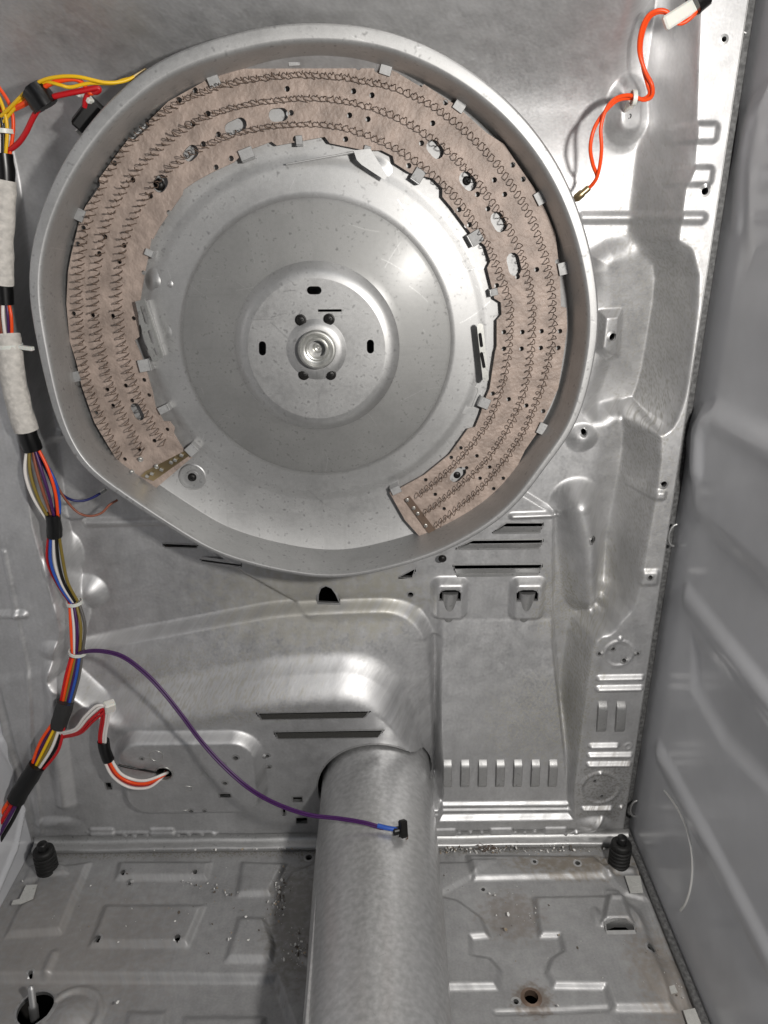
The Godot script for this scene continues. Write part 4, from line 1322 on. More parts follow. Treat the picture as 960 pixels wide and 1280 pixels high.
func heater_element() -> void:
	var z := -0.0155
	var outer := pv([-167.1, 421.7, -184.6, 442.4, -198.3, 475.1, -204.6, 507.2, -205.7, 526.6, -208.7, 546.3, -206.5, 576.5, -200.9, 602.5, -196.2, 615.5, -185.9, 640.3, -179.1, 651.5, -165.4, 666.6, -165.3, 671.8, -139.1, 699.4, -134.3, 698.8, -121.5, 708.1, -121.6, 711.9, -105.5, 724.9, -75.1, 739.1, -49.2, 747.5, -31, 751.6, -13, 753.1, 3.5, 750, 18.5, 749.9, 35.9, 752.5, 52.6, 749.3, 67.6, 744.1, 87, 734, 88.8, 736.1, 112.9, 722.2, 137.7, 703, 151.7, 695.1, 163.9, 679.9, 177, 664.2, 187.9, 647.1, 197, 630.3, 203.6, 598, 206.5, 572.3, 211.3, 571, 213.4, 554.5, 212.7, 539, 210.2, 503, 196.8, 466.3, 184.6, 446.2, 174.6, 420.3, 147.5, 385.8, 135.7, 380.2, 97.1, 361.8, 90.3, 362.7, 76.6, 379.2, 62.4, 406.4, 72.7, 411.1])
	var inner := pv([93.8, 423.3, 116.7, 443, 132.4, 466.7, 138.8, 468.2, 143.2, 480.5, 146.2, 492.8, 150, 502.7, 153.2, 534.6, 154.3, 539.4, 153.2, 561.4, 157, 566, 155.8, 575.8, 150.2, 579.1, 148.6, 584.9, 143, 603.3, 145.4, 608.3, 140.9, 620.1, 128.1, 630.6, 112.6, 649.2, 104.7, 657.5, 104.6, 663.9, 96.8, 670.9, 78.5, 675, 66.5, 681.9, 65.2, 687, 56.5, 691, 43.4, 691, 16.2, 696.1, 12.6, 700.6, -24.8, 694.6, -28.9, 697.4, -49.2, 690.7, -59.1, 682.9, -78.6, 675, -90.4, 669.3, -100.4, 663.5, -102.1, 659.4, -122.5, 635.9, -128.8, 626.8, -129.9, 628, -134.2, 614, -138.2, 602.2, -143.8, 583.9, -148.9, 564.5, -149.5, 549.3, -154, 546, -149.2, 530.4, -146.3, 514.5, -144.3, 502.6, -143.2, 488.4, -137.7, 475.4, -132.1, 475.3, -128.5, 469.5, -129.8, 464.3, -122.8, 449.4, -115.7, 441.9, -153.1, 411.5])
	var q := outer.duplicate()
	q.append_array(inner)
	var holes := []
	for p in pv([-84.2, 732.3, -96.9, 725.9, -76, 716.7, -88.2, 709.7, -69.3, 702.5, -81.6, 695.9, -60.8, 685.7, -73.1, 679.5, -151.9, 682.6, -139.2, 670.6, -126.8, 659, -113.7, 646.6, -183.4, 635.5, -167.1, 628.8, -189.8, 623.4, -173.5, 616, -152.6, 622.1, -158.1, 609.8, -16.7, 751, 39.4, 747.3, 53.2, 745.7, -14.7, 733.2, 35.5, 731.5, 49.4, 728.8, -12.5, 717.1, 32.1, 715.3, 46.2, 712.6, -10.3, 699, 28.7, 698.9, 105.5, 723.8, 96, 709.7, 87.6, 695.9, 77.8, 680.1, 145.6, 669.6, 154.4, 659.1, 132.7, 659.2, 141.5, 648.5, 118.4, 648, 127.2, 636.6, 159.5, 680.4, 168.4, 670.1, 200.8, 608.1, 184.1, 601.9, 168.6, 596.3, 151.7, 589.4, 159.8, 551.4, 175.5, 551.3, 191.8, 551.9, 207.5, 551.8, 160.6, 537.3, 175.7, 537.2, 192.2, 537.8, 207.3, 537.7, 153, 498.4, 167.3, 493.3, 183.2, 487.5, 198.5, 482.3]):
		holes.append(circle(p, 0.0021, 9))
	for p in pv([126.6, 448.9, 118.2, 440, 141.4, 441.3, 153.5, 430.5, 132.4, 429.9, 145.2, 419.8, 166.5, 419.6, 158.2, 409.5, 95.4, 418.7, 104.5, 404.5, 113, 390.1, -139.7, 601, -201.7, 568.7, -186, 567.3, -169.4, 566.6, -152.3, 564.5, -166.5, 507.7, -182.9, 504.3, -150, 512.5, -147.5, 499.1, -162.7, 494.3, -180, 490.1, -195.6, 483.8, -135, 468.1, -147.6, 457.8, -162.1, 449.8, -176.2, 440.8, -171.2, 429.4]):
		holes.append(circle(p, 0.0019, 9))
	for k in [[Vector2(-0.0597, 0.7063), Vector2(-0.0515, 0.7096), 0.0046], [Vector2(-0.0935, 0.6881), Vector2(-0.0901, 0.6909), 0.0046], [Vector2(-0.119, 0.6665), Vector2(-0.1168, 0.6694), 0.0052], [Vector2(-0.0254, 0.7155), Vector2(-0.0193, 0.716), 0.0046], [Vector2(0.0963, 0.6936), Vector2(0.1002, 0.6897), 0.0050], [Vector2(0.1227, 0.6708), Vector2(0.1267, 0.6667), 0.0052], [Vector2(0.149, 0.6413), Vector2(0.1525, 0.6359), 0.0052], [Vector2(0.1638, 0.6101), Vector2(0.1662, 0.602), 0.0052], [Vector2(-0.1608, 0.4878), Vector2(-0.1582, 0.4806), 0.0044], [Vector2(0.1224, 0.4207), Vector2(0.1274, 0.4261), 0.0050]]:
		holes.append(stadium(k[0], k[1], k[2], 6))
	var root := thing("heating_element", "tan mica board heating element, C shaped, with three rows of wire coil", "heating element")
	var board := plate(root, "mica_board", q, holes, 0.0022, mats.mica)
	board.position.z = z
	# three rows of coil that thread through the board
	var rows := [
		pv([-177.6, 443.5, -188.3, 478.1, -196, 510, -196.9, 544.1, -193.9, 576.8, -187.7, 608.3, -176.2, 641.5, -157.1, 673.4, -131.9, 700.2, -102.1, 720.2, -67.7, 733.4, -31.3, 739.6, 5.3, 741.6, 40.5, 738.4, 76.6, 729.9, 107.3, 714.2, 135.8, 692.1, 159.1, 666.5, 178.9, 637, 192.5, 603.3, 199, 571.4, 200.7, 541.7, 195.1, 507.4, 185, 473.2, 172.2, 448.9, 150.7, 417.9, 125.2, 393, 104.9, 374.7]),
		pv([-157.1, 447.8, -171.6, 487.3, -179, 523.7, -181.6, 557.3, -179.7, 583.1, -171.9, 614.3, -158.6, 644.4, -137.9, 672.2, -113.7, 692.9, -85, 710.4, -50.7, 721.1, -20.2, 725.3, 4.7, 726.3, 34.2, 723.6, 64.5, 715.4, 95.3, 699.5, 124, 677, 147.3, 650.2, 164.8, 625, 176.5, 597.1, 182.2, 571.5, 183.5, 535, 179.6, 500.5, 170.6, 475.5, 155.8, 447.5, 137.2, 424.9, 112.4, 402.6, 94.2, 387.7]),
		pv([-136.9, 455.8, -150.8, 487.2, -158.5, 518.8, -162.4, 550.5, -161.5, 576.6, -156.4, 605, -144.6, 635.4, -124, 663.5, -100, 683.4, -70.9, 697.2, -39.6, 705.9, 4, 709.1, 33.8, 705.2, 64.5, 694, 92.7, 677.1, 118.5, 653.9, 138.9, 626.4, 154.7, 597.2, 163.5, 571.6, 164.6, 541.9, 160.3, 507.6, 150.8, 475.6, 136.1, 453.7, 115.3, 428.9, 87.3, 404.4])]
	for k in 3:
		part(root, "heating_coil", coil(rows[k], z, k), mats.coil)
	# terminal strips at both ends
	var t := Build.new()
	t.prism(pv([75.7, 400.4, 80.8, 403.5, 105.2, 369.5, 99.2, 365.5]), 0.0012, Transform3D(Basis.IDENTITY, Vector3(0, 0, z + 0.0004)))
	var strip := part(root, "terminal_strip", t.mesh(), mats.coil)
	for p in [Vector3(0.0786, 0.3998, -0.0138), Vector3(0.0846, 0.3918, -0.0138), Vector3(0.0884, 0.3862, -0.0138), Vector3(0.096, 0.374, -0.0138)]:
		screw(strip, p, Vector3(0, 0, 1), 0.0014, mats.bright, "rivet")
	var u := Build.new()
	u.prism(pv([-163.5, 425.1, -158.6, 429.6, -117.4, 450.5, -115, 445.9, -152.5, 420.4]), 0.0010, Transform3D(Basis.IDENTITY, Vector3(0, 0, z + 0.0004)))
	var us := part(root, "terminal_strip", u.mesh(), mats.brass)
	for k in [[Vector3(-0.157, 0.4257, -0.0125)], [Vector3(-0.1524, 0.428, -0.0125)], [Vector3(-0.1434, 0.4317, -0.0125)], [Vector3(-0.134, 0.4385, -0.0125)], [Vector3(-0.1302, 0.4407, -0.0125)], [Vector3(-0.124, 0.4451, -0.0125)]]:
		var w := Build.new()
		w.box(along(k[0], Vector3(0, 0, 1), Vector3(0.4, 0.9, 0)), Vector3(0.0034, 0.0026, 0.0034), 0.0005)
		part(us, "terminal_lug", w.mesh(), mats.bright)
	for k in [[Vector3(-0.1713, 0.4286, -0.0155)], [Vector3(-0.1618, 0.4407, -0.0155)], [Vector3(-0.1482, 0.4338, -0.0155)]]:
		var w := Build.new()
		w.lathe([Vector2(0.0024, 0), Vector2(0.0024, 0.0012), Vector2(0.0014, 0.002), Vector2(0.0012, 0.006), Vector2(0, 0.0065)], axis(k[0], Vector3(0.2, 0.4, 0.9)), 12)
		part(us, "terminal_pin", w.mesh(), mats.bright)
	# screws seen through the slots
	for k in [[Vector3(-0.1207, 0.6673, -0.0235), 0.0036], [Vector3(0.1245, 0.6694, -0.0245), 0.0036], [Vector3(0.1249, 0.4207, -0.0245), 0.0034]]:
		screw(root, k[0], Vector3(0, 0, 1), k[1], mats.dark_screw)


func coil(q: PackedVector2Array, z: float, row: int) -> ArrayMesh:
	var pts := PackedVector3Array()
	for p in q:
		pts.append(Vector3(p.x, p.y, 0))
	var path := spline(pts, 24)
	# even steps along the path
	var pitch := 0.0057
	var per := 14
	var step := pitch / per
	var b := Build.new()
	var line := PackedVector3Array()
	var tone := PackedFloat32Array()
	var need := 0.0
	var turn := 0.0
	var wob := noise(70 + row, 30.0, 2)
	for i in path.size() - 1:
		var a := path[i]
		var d := path[i + 1] - a
		var l := d.length()
		var dir := d / l
		var side := Vector3(-dir.y, dir.x, 0)
		while need < l:
			var p := a + dir * need
			var n1 := wob.get_noise_2d(p.x * 10.0, p.y * 10.0)
			var n2 := wob.get_noise_2d(p.y * 40.0 + 9.0, p.x * 40.0)
			var wide := 0.0017 * (1.0 + 0.3 * n1)
			# loops stand up from the board in line with the row, a little unevenly
			var up := Vector3(0, 0, 1)
			line.append(p + side * (cos(turn) * wide + 0.0009 * n2 + sin(turn) * 0.0012 * n1) + up * (z + 0.0052 + sin(turn) * (0.0070 + 0.0018 * n1)) + dir * (sin(turn) * 0.0010 * n2))
			turn += TAU / per
			need += step
		need -= l
	b.tint = Color(1, 1, 1)
	b.tube(line, 0.00038, 5)
	# the row near the outer right has been scorched black
	if row == 0:
		for i in b.v.size():
			var k: float = 1.0 - 0.85 * clampf(1.3 - b.v[i].distance_to(Vector3(0.1994, 0.5583, -0.012)) / 0.030, 0.0, 1.0)
			b.c[i] = Color(k, k, k)
	return b.mesh()


func hub() -> void:
	var p := Vector3(0.0017, 0.5406, -0.0017)
	var root := thing("bearing_hub", "shiny steel drum bearing hub at the centre of the heater housing", "bearing", p)
	var b := Build.new()
	var xf := axis(Vector3.ZERO, Vector3(0, 0, 1))
	b.lathe([Vector2(0.0158, 0), Vector2(0.0158, 0.006), Vector2(0.0150, 0.0072), Vector2(0.0138, 0.0074), Vector2(0.0130, 0.0066), Vector2(0.0118, 0.0048), Vector2(0.0098, 0.0042), Vector2(0.0090, 0.0052), Vector2(0.0084, 0.0056), Vector2(0.0074, 0.0052), Vector2(0.0070, 0.0030), Vector2(0.0068, -0.006)], xf, 48)
	part(root, "collar", b.mesh(), mats.bright)
	var d := Build.new()
	d.lathe([Vector2(0.0066, -0.006), Vector2(0.0060, -0.0045), Vector2(0.0035, -0.0030), Vector2(0.0010, -0.0034), Vector2(0, -0.0040)], xf, 32)
	part(root, "shaft_end", d.mesh(), mats.bright)
	for k in [Vector3(-0.0112, 0.5638, -0.005), Vector3(0.0123, 0.5643, -0.005), Vector3(-0.0106, 0.5185, -0.005), Vector3(0.0122, 0.5184, -0.005)]:
		screw(root, k - p, Vector3(0, 0, 1), 0.0038, mats.dark_screw)


func duct() -> void:
	var c := Vector3(0.048, 0.0775, 0)
	var root := thing("exhaust_duct", "round galvanised exhaust duct running from the back panel towards the viewer", "duct", c)
	var b := Build.new()
	var wob := noise(91, 14.0, 2)
	var rings := []
	for k in [[0.0585, -0.06], [0.0585, -0.02], [0.0585, 0.02], [0.0585, 0.06], [0.0585, 0.10], [0.0583, 0.14], [0.0578, 0.18], [0.0566, 0.22], [0.0556, 0.27], [0.0550, 0.34], [0.0545, 0.42], [0.0535, 0.42], [0.0550, 0.10], [0.0560, -0.06]]:
		var r := PackedVector3Array()
		for j in 96:
			var a := TAU * j / 96
			var e := 0.0007 * wob.get_noise_3d(cos(a), sin(a), k[1] * 3.0)
			r.append(Vector3(cos(a) * (k[0] + e), sin(a) * (k[0] + e), k[1]))
		rings.append(r)
	b.loft(rings, -1.0)
	part(root, "pipe", b.mesh(), mats.duct)
	# lock seam low on the left
	var s := Build.new()
	s.box(Transform3D(Basis(Vector3(0, 0, 1), 2.75), Vector3(cos(2.75) * 0.0568, sin(2.75) * 0.0568, 0.18)), Vector3(0.0030, 0.007, 0.46), 0.0004)
	part(root, "lock_seam", s.mesh(), mats.duct)


func posts() -> void:
	for k in [[Vector3(0.304, 0.003, 0.0367), "ribbed black rubber post in the right rear corner of the base"], [Vector3(-0.2999, 0.003, 0.035), "ribbed black rubber post in the left rear corner of the base"]]:
		var root := thing("rubber_post", k[1], "rubber post", k[0], "rubber posts in the rear corners")
		var b := Build.new()
		var pr := [Vector2(0.0105, 0)]
		for i in 5:
			var y := 0.001 + i * 0.0046
			pr.append_array([Vector2(0.0112, y), Vector2(0.0112, y + 0.0024), Vector2(0.0098, y + 0.0032), Vector2(0.0098, y + 0.0042)])
		pr.append_array([Vector2(0.0108, 0.0255), Vector2(0.0104, 0.0285), Vector2(0.0088, 0.0300), Vector2(0.0055, 0.0300)])
		b.lathe(pr, Transform3D.IDENTITY, 28)
		part(root, "sleeve", b.mesh(), mats.rubber)
		var c := Build.new()
		c.lathe([Vector2(0.0055, 0.0295), Vector2(0.0052, 0.0365), Vector2(0.004, 0.0378), Vector2(0, 0.0380)], Transform3D.IDENTITY, 20)
		part(root, "plug", c.mesh(), mats.black)
	# levelling foot bolt in the hole at the lower left
	var f := thing("levelling_bolt", "thin threaded levelling bolt standing in the dark round hole at lower left", "bolt", Vector3(-0.2594, -0.012, 0.1733))
	var t := Build.new()
	var pr2 := [Vector2(0.0040, -0.012), Vector2(0.0040, 0.004)]
	for i in 14:
		pr2.append_array([Vector2(0.0030, 0.006 + i * 0.0017), Vector2(0.0024, 0.0068 + i * 0.0017)])
	pr2.append(Vector2(0, 0.0305))
	t.lathe(pr2, Transform3D(Basis(Vector3(0, 0, 1), -0.10), Vector3.ZERO), 16)
	part(f, "threaded_rod", t.mesh(), mats.steel)


# wires side by side along a path, each point with its half spread
func bundle(parent: Node3D, p: PackedVector3Array, spread: Array, colours: Array, r: float, seed_: int) -> void:
	var g := RandomNumberGenerator.new()
	g.seed = seed_
	var m := p.size()
	for c in colours.size():
		var f: float = (c / maxf(colours.size() - 1.0, 1.0)) * 2.0 - 1.0
		var path := PackedVector3Array()
		var j := g.randf_range(-1, 1)
		for i in m:
			var d := (p[mini(i + 1, m - 1)] - p[maxi(i - 1, 0)]).normalized()
			var side := Vector3(0, 0, 1).cross(d).normalized() * -1.0
			path.append(p[i] + side * f * spread[i] + Vector3(0, 0, 1) * (j * 0.0018 + sqrt(1.0 - f * f * 0.8) * 0.0022) * (1.0 if i > 0 and i < m - 1 else 0.6))
		wire(parent, colours[c], path, r)


func harness() -> void:
	var root := thing("wiring_harness", "main wiring harness of many coloured wires running down the left side, taped and sleeved", "wiring harness")
	# from the top of the picture down
	bundle(root, pv3([-226.3, 731.4, 5, -222.5, 718.4, 6, -221.6, 705.3, 6, -226.9, 683.8, 6]), [0.004, 0.007, 0.0055, 0.003], ["orange", "yellow", "black", "white"], 0.0015, 3)
	tie(root, Vector3(-0.2239, 0.7031, 0.007), Vector3(0.05, 1, 0), 0.0072)
	sleeve(root, "tape", pv3([-227.2, 688.2, 6, -227.9, 678.4, 6, -229.3, 668.5, 6]), 0.0070, mats.tape, "black tape")
	sleeve(root, "cloth_sleeve", pv3([-229.5, 670.1, 6, -234.6, 644.8, 7, -239.9, 621.6, 8, -244.6, 594.1, 8]), 0.0082, mats.cloth, "white cloth sleeve")
	sleeve(root, "tape", pv3([-244.4, 595.3, 8, -245.4, 586.7, 8, -246.2, 579.3, 8]), 0.0072, mats.tape, "black tape")
	bundle(root, pv3([-246.2, 582.4, 8, -247.5, 570.1, 9, -250, 552.8, 8]), [0.004, 0.0062, 0.005], ["orange", "purple", "white", "brown", "red"], 0.0015, 4)
	sleeve(root, "cloth_sleeve", pv3([-248.7, 556, 8, -248, 541.5, 10, -249.3, 515.4, 11, -248.4, 491.6, 11, -247.1, 475.3, 10]), 0.0098, mats.cloth, "white cloth sleeve")
	tie(root, Vector3(-0.2488, 0.5465, 0.009), Vector3(-0.2488, 0.5361, 0.009) - Vector3(-0.2483, 0.5562, 0.009), 0.0100, Vector3(0.012, -0.001, 0.003))
	sleeve(root, "tape", pv3([-247.1, 478.8, 10, -246.3, 468.3, 10, -245.2, 458, 9]), 0.0080, mats.tape, "black tape")
	bundle(root, pv3([-245.4, 459.1, 8, -244, 439.4, 10, -241.6, 417.1, 10, -240.3, 392.6, 6]), [0.0045, 0.010, 0.010, 0.005], ["orange", "purple", "brown", "olive", "white"], 0.0016, 5)
	bundle(root, pv3([-246.2, 457.3, 2, -235.5, 428, 3, -235.3, 406.4, 2, -237.7, 391.8, 4]), [0.001, 0.002, 0.002, 0.002], ["blue", "navy"], 0.0015, 15)
	sleeve(root, "tape", pv3([-239.6, 397.3, 6, -240.7, 386.8, 5, -242.8, 374.5, 4]), 0.0066, mats.tape, "black tape")
	bundle(root, pv3([-242.7, 377.3, 3, -248.2, 347.5, -2, -246.3, 323.1, -4, -239.1, 302.5, -4]), [0.0045, 0.0075, 0.0055, 0.004], ["olive", "black", "white", "blue", "red"], 0.0016, 6)
	tie(root, Vector3(-0.2387, 0.3022, -0.003), Vector3(-0.2375, 0.2838, 0) - Vector3(-0.2386, 0.315, 0), 0.0068)
	bundle(root, pv3([-239.1, 302.5, -4, -236.6, 279.7, 2, -239.4, 253.1, 8]), [0.004, 0.0065, 0.0045], ["grey", "olive", "purple", "white", "orange"], 0.0017, 7)
	tie(root, Vector3(-0.2388, 0.2547, 0.009), Vector3(-0.2468, 0.2297, 0) - Vector3(-0.2387, 0.2715, 0), 0.0075)
	bundle(root, pv3([-239.4, 253.1, 8, -245.3, 230.8, 14, -255.8, 199.4, 18]), [0.0045, 0.006, 0.005], ["grey", "blue", "purple", "olive", "orange", "red"], 0.0016, 8)
	sleeve(root, "tape", pv3([-254.9, 205, 18, -259.5, 191.5, 20, -265.4, 177.1, 21]), 0.0080, plain(Color(0.16, 0.16, 0.16), 0.6), "dull grey tape")
	bundle(root, pv3([-262.4, 183.5, 22, -275.3, 157.9, 26, -291.7, 131.9, 30]), [0.005, 0.0095, 0.005], ["red", "black", "white", "olive", "yellow", "purple", "orange"], 0.0017, 9)
	sleeve(root, "tape", pv3([-289, 137.8, 30, -301.7, 119.5, 34, -313.8, 101, 38]), 0.0088, mats.black, "black tape")
	bundle(root, pv3([-310.1, 106.2, 37, -325.1, 82.3, 42, -345.3, 50.7, 50, -369.2, 13.2, 60]), [0.005, 0.0065, 0.006, 0.006], ["black", "purple", "red", "orange"], 0.0022, 10)


func leads() -> void:
	# yellow and orange leads with the red lead at the upper left
	var t := thing("thermostat_leads", "yellow, orange and red leads with black tape at the upper left of the housing", "wires")
	wire(t, "yellow", pv3([-227.6, 710.6, 6, -214.1, 717.7, 12, -199.6, 726.1, 18, -185.3, 733, 22, -171.7, 735.6, 24, -157.1, 735.6, 24, -140.9, 732.7, 20, -129.6, 733.7, 16, -120.9, 737.1, 13]), 0.0014)
	wire(t, "yellow", pv3([-226.1, 706.4, 6, -209.3, 718.7, 12, -197, 726.3, 16, -183.3, 732.8, 20, -172.1, 731, 22, -165.2, 729.8, 20, -151.8, 732.5, 18, -136.5, 732.7, 16, -128.3, 735, 14, -121.5, 736.9, 11]), 0.0014)
	wire(t, "orange", pv3([-228.8, 715, 4, -217.2, 717.1, 8, -203.6, 720, 14, -191.7, 725.6, 18, -180.8, 731.3, 20, -170.1, 734.2, 20, -161.1, 735, 18, -157.3, 732.1, 14, -155.4, 727.5, 10, -150.1, 728.8, 8]), 0.0019)
	wire(t, "orange", pv3([-226.6, 720.2, 4, -219.4, 716.3, 6, -210.4, 717.4, 10, -200, 720.5, 14, -191.2, 724.2, 17]), 0.0017)
	wire(t, "red", pv3([-224.6, 689.3, 6, -214.5, 694.5, 8, -205.9, 701.6, 11, -197, 711.8, 14, -189.1, 719.2, 16, -181, 723.6, 17, -169.5, 726.3, 16, -158.4, 728.5, 14, -149.7, 730.3, 12, -147.9, 729.4, 11, -150.7, 728, 10, -155.7, 728.2, 9, -159.6, 723.7, 8, -161.7, 718.8, 6]), 0.0022)
	sleeve(t, "tape", pv3([-193.2, 729.2, 17, -189.5, 724.2, 17, -185.9, 717.7, 16]), 0.0096, mats.tape, "black tape")
	var tm := Build.new()
	tm.box(along(Vector3(-0.1193, 0.7386, 0.01), Vector3(-0.1137, 0.7419, 0.008) - Vector3(-0.1261, 0.7348, 0.012)), Vector3(0.0046, 0.003, 0.015), 0.0006)
	part(t, "spade_terminal", tm.mesh(), mats.brass)
	# black thermal fuse beside the rim
	var f := thing("thermal_fuse", "small black thermal cut-out against the left of the housing rim", "thermal fuse", Vector3(-0.1635, 0.7146, -0.004))
	var b := Build.new()
	var fx := along(Vector3.ZERO, Vector3(0.3, -0.25, 1), Vector3(-0.7, 0.7, 0))
	b.box(fx, Vector3(0.024, 0.013, 0.020), 0.0015)
	part(f, "body", b.mesh(), mats.black)
	var lug := Build.new()
	lug.box(along(Vector3(-0.1599, 0.7265, 0.006) - Vector3(-0.1635, 0.7146, -0.004), Vector3(0.6, -0.75, 0.2)), Vector3(0.006, 0.004, 0.013), 0.0008)
	lug.box(along(Vector3(-0.163, 0.7283, 0.008) - Vector3(-0.1635, 0.7146, -0.004), Vector3(0.5, 0.8, 0.1)), Vector3(0.004, 0.003, 0.007), 0.0006)
	part(f, "terminal", lug.mesh(), mats.nylon)
	var ear := Build.new()
	ear.box(fx * Transform3D(Basis.IDENTITY, Vector3(-0.012, -0.003, -0.004)), Vector3(0.008, 0.006, 0.002), 0.0005)
	part(f, "mounting_ear", ear.mesh(), mats.bright)
	# blue and brown leads that go under the rim
	var n := thing("blue_lead", "dark blue lead looping under the lower left of the rim", "wire")
	wire(n, "navy", pv3([-236.5, 421.7, -2, -231.6, 412.5, -2, -225.6, 405.6, -6, -217.3, 403.2, -10, -208.2, 405.5, -14, -199.3, 410.2, -18]), 0.0013)
	var nb := Build.new()
	nb.box(along(Vector3(-0.2005, 0.4098, -0.017), Vector3(-0.196, 0.4133, -0.018) - Vector3(-0.2082, 0.4055, -0.014)), Vector3(0.0034, 0.0034, 0.006), 0.0006)
	part(n, "terminal", nb.mesh(), mats.bright)
	var w := thing("brown_lead", "pale brown lead looping lower than the blue one under the rim", "wire")
	wire(w, "brown", pv3([-236.1, 431.5, 0, -233.2, 419.4, 0, -228.4, 405.6, -2, -220.9, 393.8, -4, -211.4, 389.8, -6, -202.3, 391.2, -10, -195.4, 397.5, -14, -188.9, 400.6, -18]), 0.0012)
	# orange heater leads at the upper right
	var o := thing("heater_leads", "pair of bright orange leads with a nylon clip at the upper right of the housing", "wires")
	wire(o, "orange", pv3([285, 787.2, 12, 278.5, 776.4, 14, 270.4, 770.1, 14, 262.5, 770.2, 14, 258.5, 774.5, 14, 251.5, 775.9, 14, 246.5, 773.4, 10, 244.9, 765.8, 4, 247, 756.3, -4, 251.6, 745.2, -8, 256.5, 735.5, -10, 258.5, 728.9, -8, 254, 724.7, -4, 246.8, 724, -2, 238.3, 724.3, 0, 229.1, 721.2, 4, 219.4, 711.8, 8, 213.9, 702.1, 10, 213.2, 690.5, 8, 217.2, 679.8, 4, 222.3, 671.6, 0, 221.1, 666.6, -3, 218.5, 663.2, -6]), 0.0016)
	wire(o, "orange", pv3([281.8, 786.3, 16, 275.5, 774.6, 18, 267.8, 768.6, 17, 260.2, 770.5, 17, 256.2, 775.3, 17, 249.6, 776.4, 16, 244.1, 773.5, 12, 242.5, 765.4, 6, 245.4, 754.9, -2, 251.7, 743, -4, 258.9, 733.9, -6, 258.9, 726.2, -3, 252.2, 723.2, 0, 244.8, 725, 2, 237.2, 725.7, 5, 227.4, 722.6, 9, 220.9, 715, 12, 218.6, 703.5, 12, 221.1, 690.3, 10, 222.2, 679.1, 6, 221.8, 670.4, 2, 219.7, 665.4, -2, 217.1, 662.1, -5]), 0.0016)
	tie(o, Vector3(0.244, 0.7246, 0.001), Vector3(1, 0.05, 0), 0.0046)
	var c1 := Build.new()
	c1.box(along(Vector3(0.246, 0.7224, -0.011), Vector3(0.2478, 0.7184, -0.024) - Vector3(0.244, 0.7246, 0.001), Vector3(0, 0, 1)), Vector3(0.008, 0.003, 0.022), 0.0008)
	part(o, "clip_arm", c1.mesh(), mats.nylon)
	var c2 := Build.new()
	c2.box(along(Vector3(0.267, 0.775, 0.018), Vector3(0.275, 0.7797, 0.016) - Vector3(0.2598, 0.7708, 0.018), Vector3(0, 0, 1)), Vector3(0.0095, 0.005, 0.030), 0.0012)
	part(o, "nylon_clip", c2.mesh(), mats.nylon)
	sleeve(o, "tape", pv3([273, 780.2, 18, 276, 782.6, 18, 279.9, 785.8, 18]), 0.0085, mats.tape, "black tape")
	var c3 := Build.new()
	c3.lathe([Vector2(0.0018, 0), Vector2(0.0026, 0.001), Vector2(0.0026, 0.006), Vector2(0.0034, 0.007), Vector2(0.0034, 0.012), Vector2(0.001, 0.016)], axis(Vector3(0.2185, 0.6638, -0.004), Vector3(0.2089, 0.6558, -0.01) - Vector3(0.221, 0.6671, -0.003)), 12)
	part(o, "crimp_terminal", c3.mesh(), mats.brass)
	# red and white branch that enters the cover plate
	var r := thing("supply_leads", "red and white leads looping from the harness into the hole of the cover plate", "wires")
	bundle(r, pv3([-264.1, 168.2, 22, -242, 180, 30, -227.2, 197, 34, -214, 208.9, 34, -210.6, 208.1, 33, -213.8, 192.8, 30, -220.2, 171.5, 27, -222.9, 155.2, 26]), [0.003, 0.0035, 0.0045, 0.0045, 0.0035, 0.0030, 0.0030, 0.0028], ["white", "white", "red", "red"], 0.0016, 21)
	sleeve(r, "tape", pv3([-221.7, 163, 26, -221.8, 151.3, 26, -219.6, 139.3, 26]), 0.0058, mats.tape, "black tape")
	bundle(r, pv3([-220.6, 143.3, 26, -213.4, 124.1, 27, -200.8, 111.8, 26, -183.6, 111.4, 27, -169.3, 116.1, 21, -171.4, 104.6, 2]), [0.0035, 0.0045, 0.0055, 0.0045, 0.0022, 0.002], ["white", "orange", "red", "white"], 0.0017, 22)
	wire(r, "black", pv3([-212.6, 129.8, 22, -204.2, 124.9, 20, -192.4, 119.9, 18, -176.7, 120.1, 22, -172.1, 106.8, 8]), 0.0012)
	var ct := Build.new()
	ct.box(along(Vector3(-0.2062, 0.2097, 0.034), Vector3(0.2, 0.9, 0.3)), Vector3(0.010, 0.008, 0.012), 0.0012)
	part(r, "nylon_connector", ct.mesh(), mats.nylon)
	# purple lead to the sensor on the duct
	var p := thing("sensor_lead", "long purple lead arching from the harness to a sensor clip on the duct", "wire")
	var top := Vector3(0.0686, 0.139, 0.121)
	for k in [0.0, 1.0]:
		var path := pv3([-236, 255.7, 12, -223.6, 263.3, 20, -206, 266.9, 26, -185.8, 264.4, 32, -165.8, 250.6, 38, -149.1, 233.4, 44, -132.9, 211.5, 50, -116.1, 186.7, 56, -95.5, 164.1, 64, -71.2, 146.1, 74, -45.4, 138.7, 86, -14.8, 136.4, 98, 14.9, 140.9, 108, 36.7, 142.8, 115, 51.6, 141, 119, 55.8, 141, 120])
		for i in path.size():
			path[i].y -= 0.0020 * k
			path[i].x -= 0.0016 * k
		wire(p, "purple", path, 0.0013)
	wire(p, "blue", pv3([48.7, 140.9, 118, 57.2, 140, 120, 66.4, 139, 121]), 0.0024)
	var s := Build.new()
	s.box(Transform3D(Basis(Vector3(0, 1, 0), 0.3), Vector3(0.0671, 0.1381, 0.121)), Vector3(0.010, 0.006, 0.006), 0.001)
	part(p, "crimp_sleeve", s.mesh(), mats.black)
	var sc := Build.new()
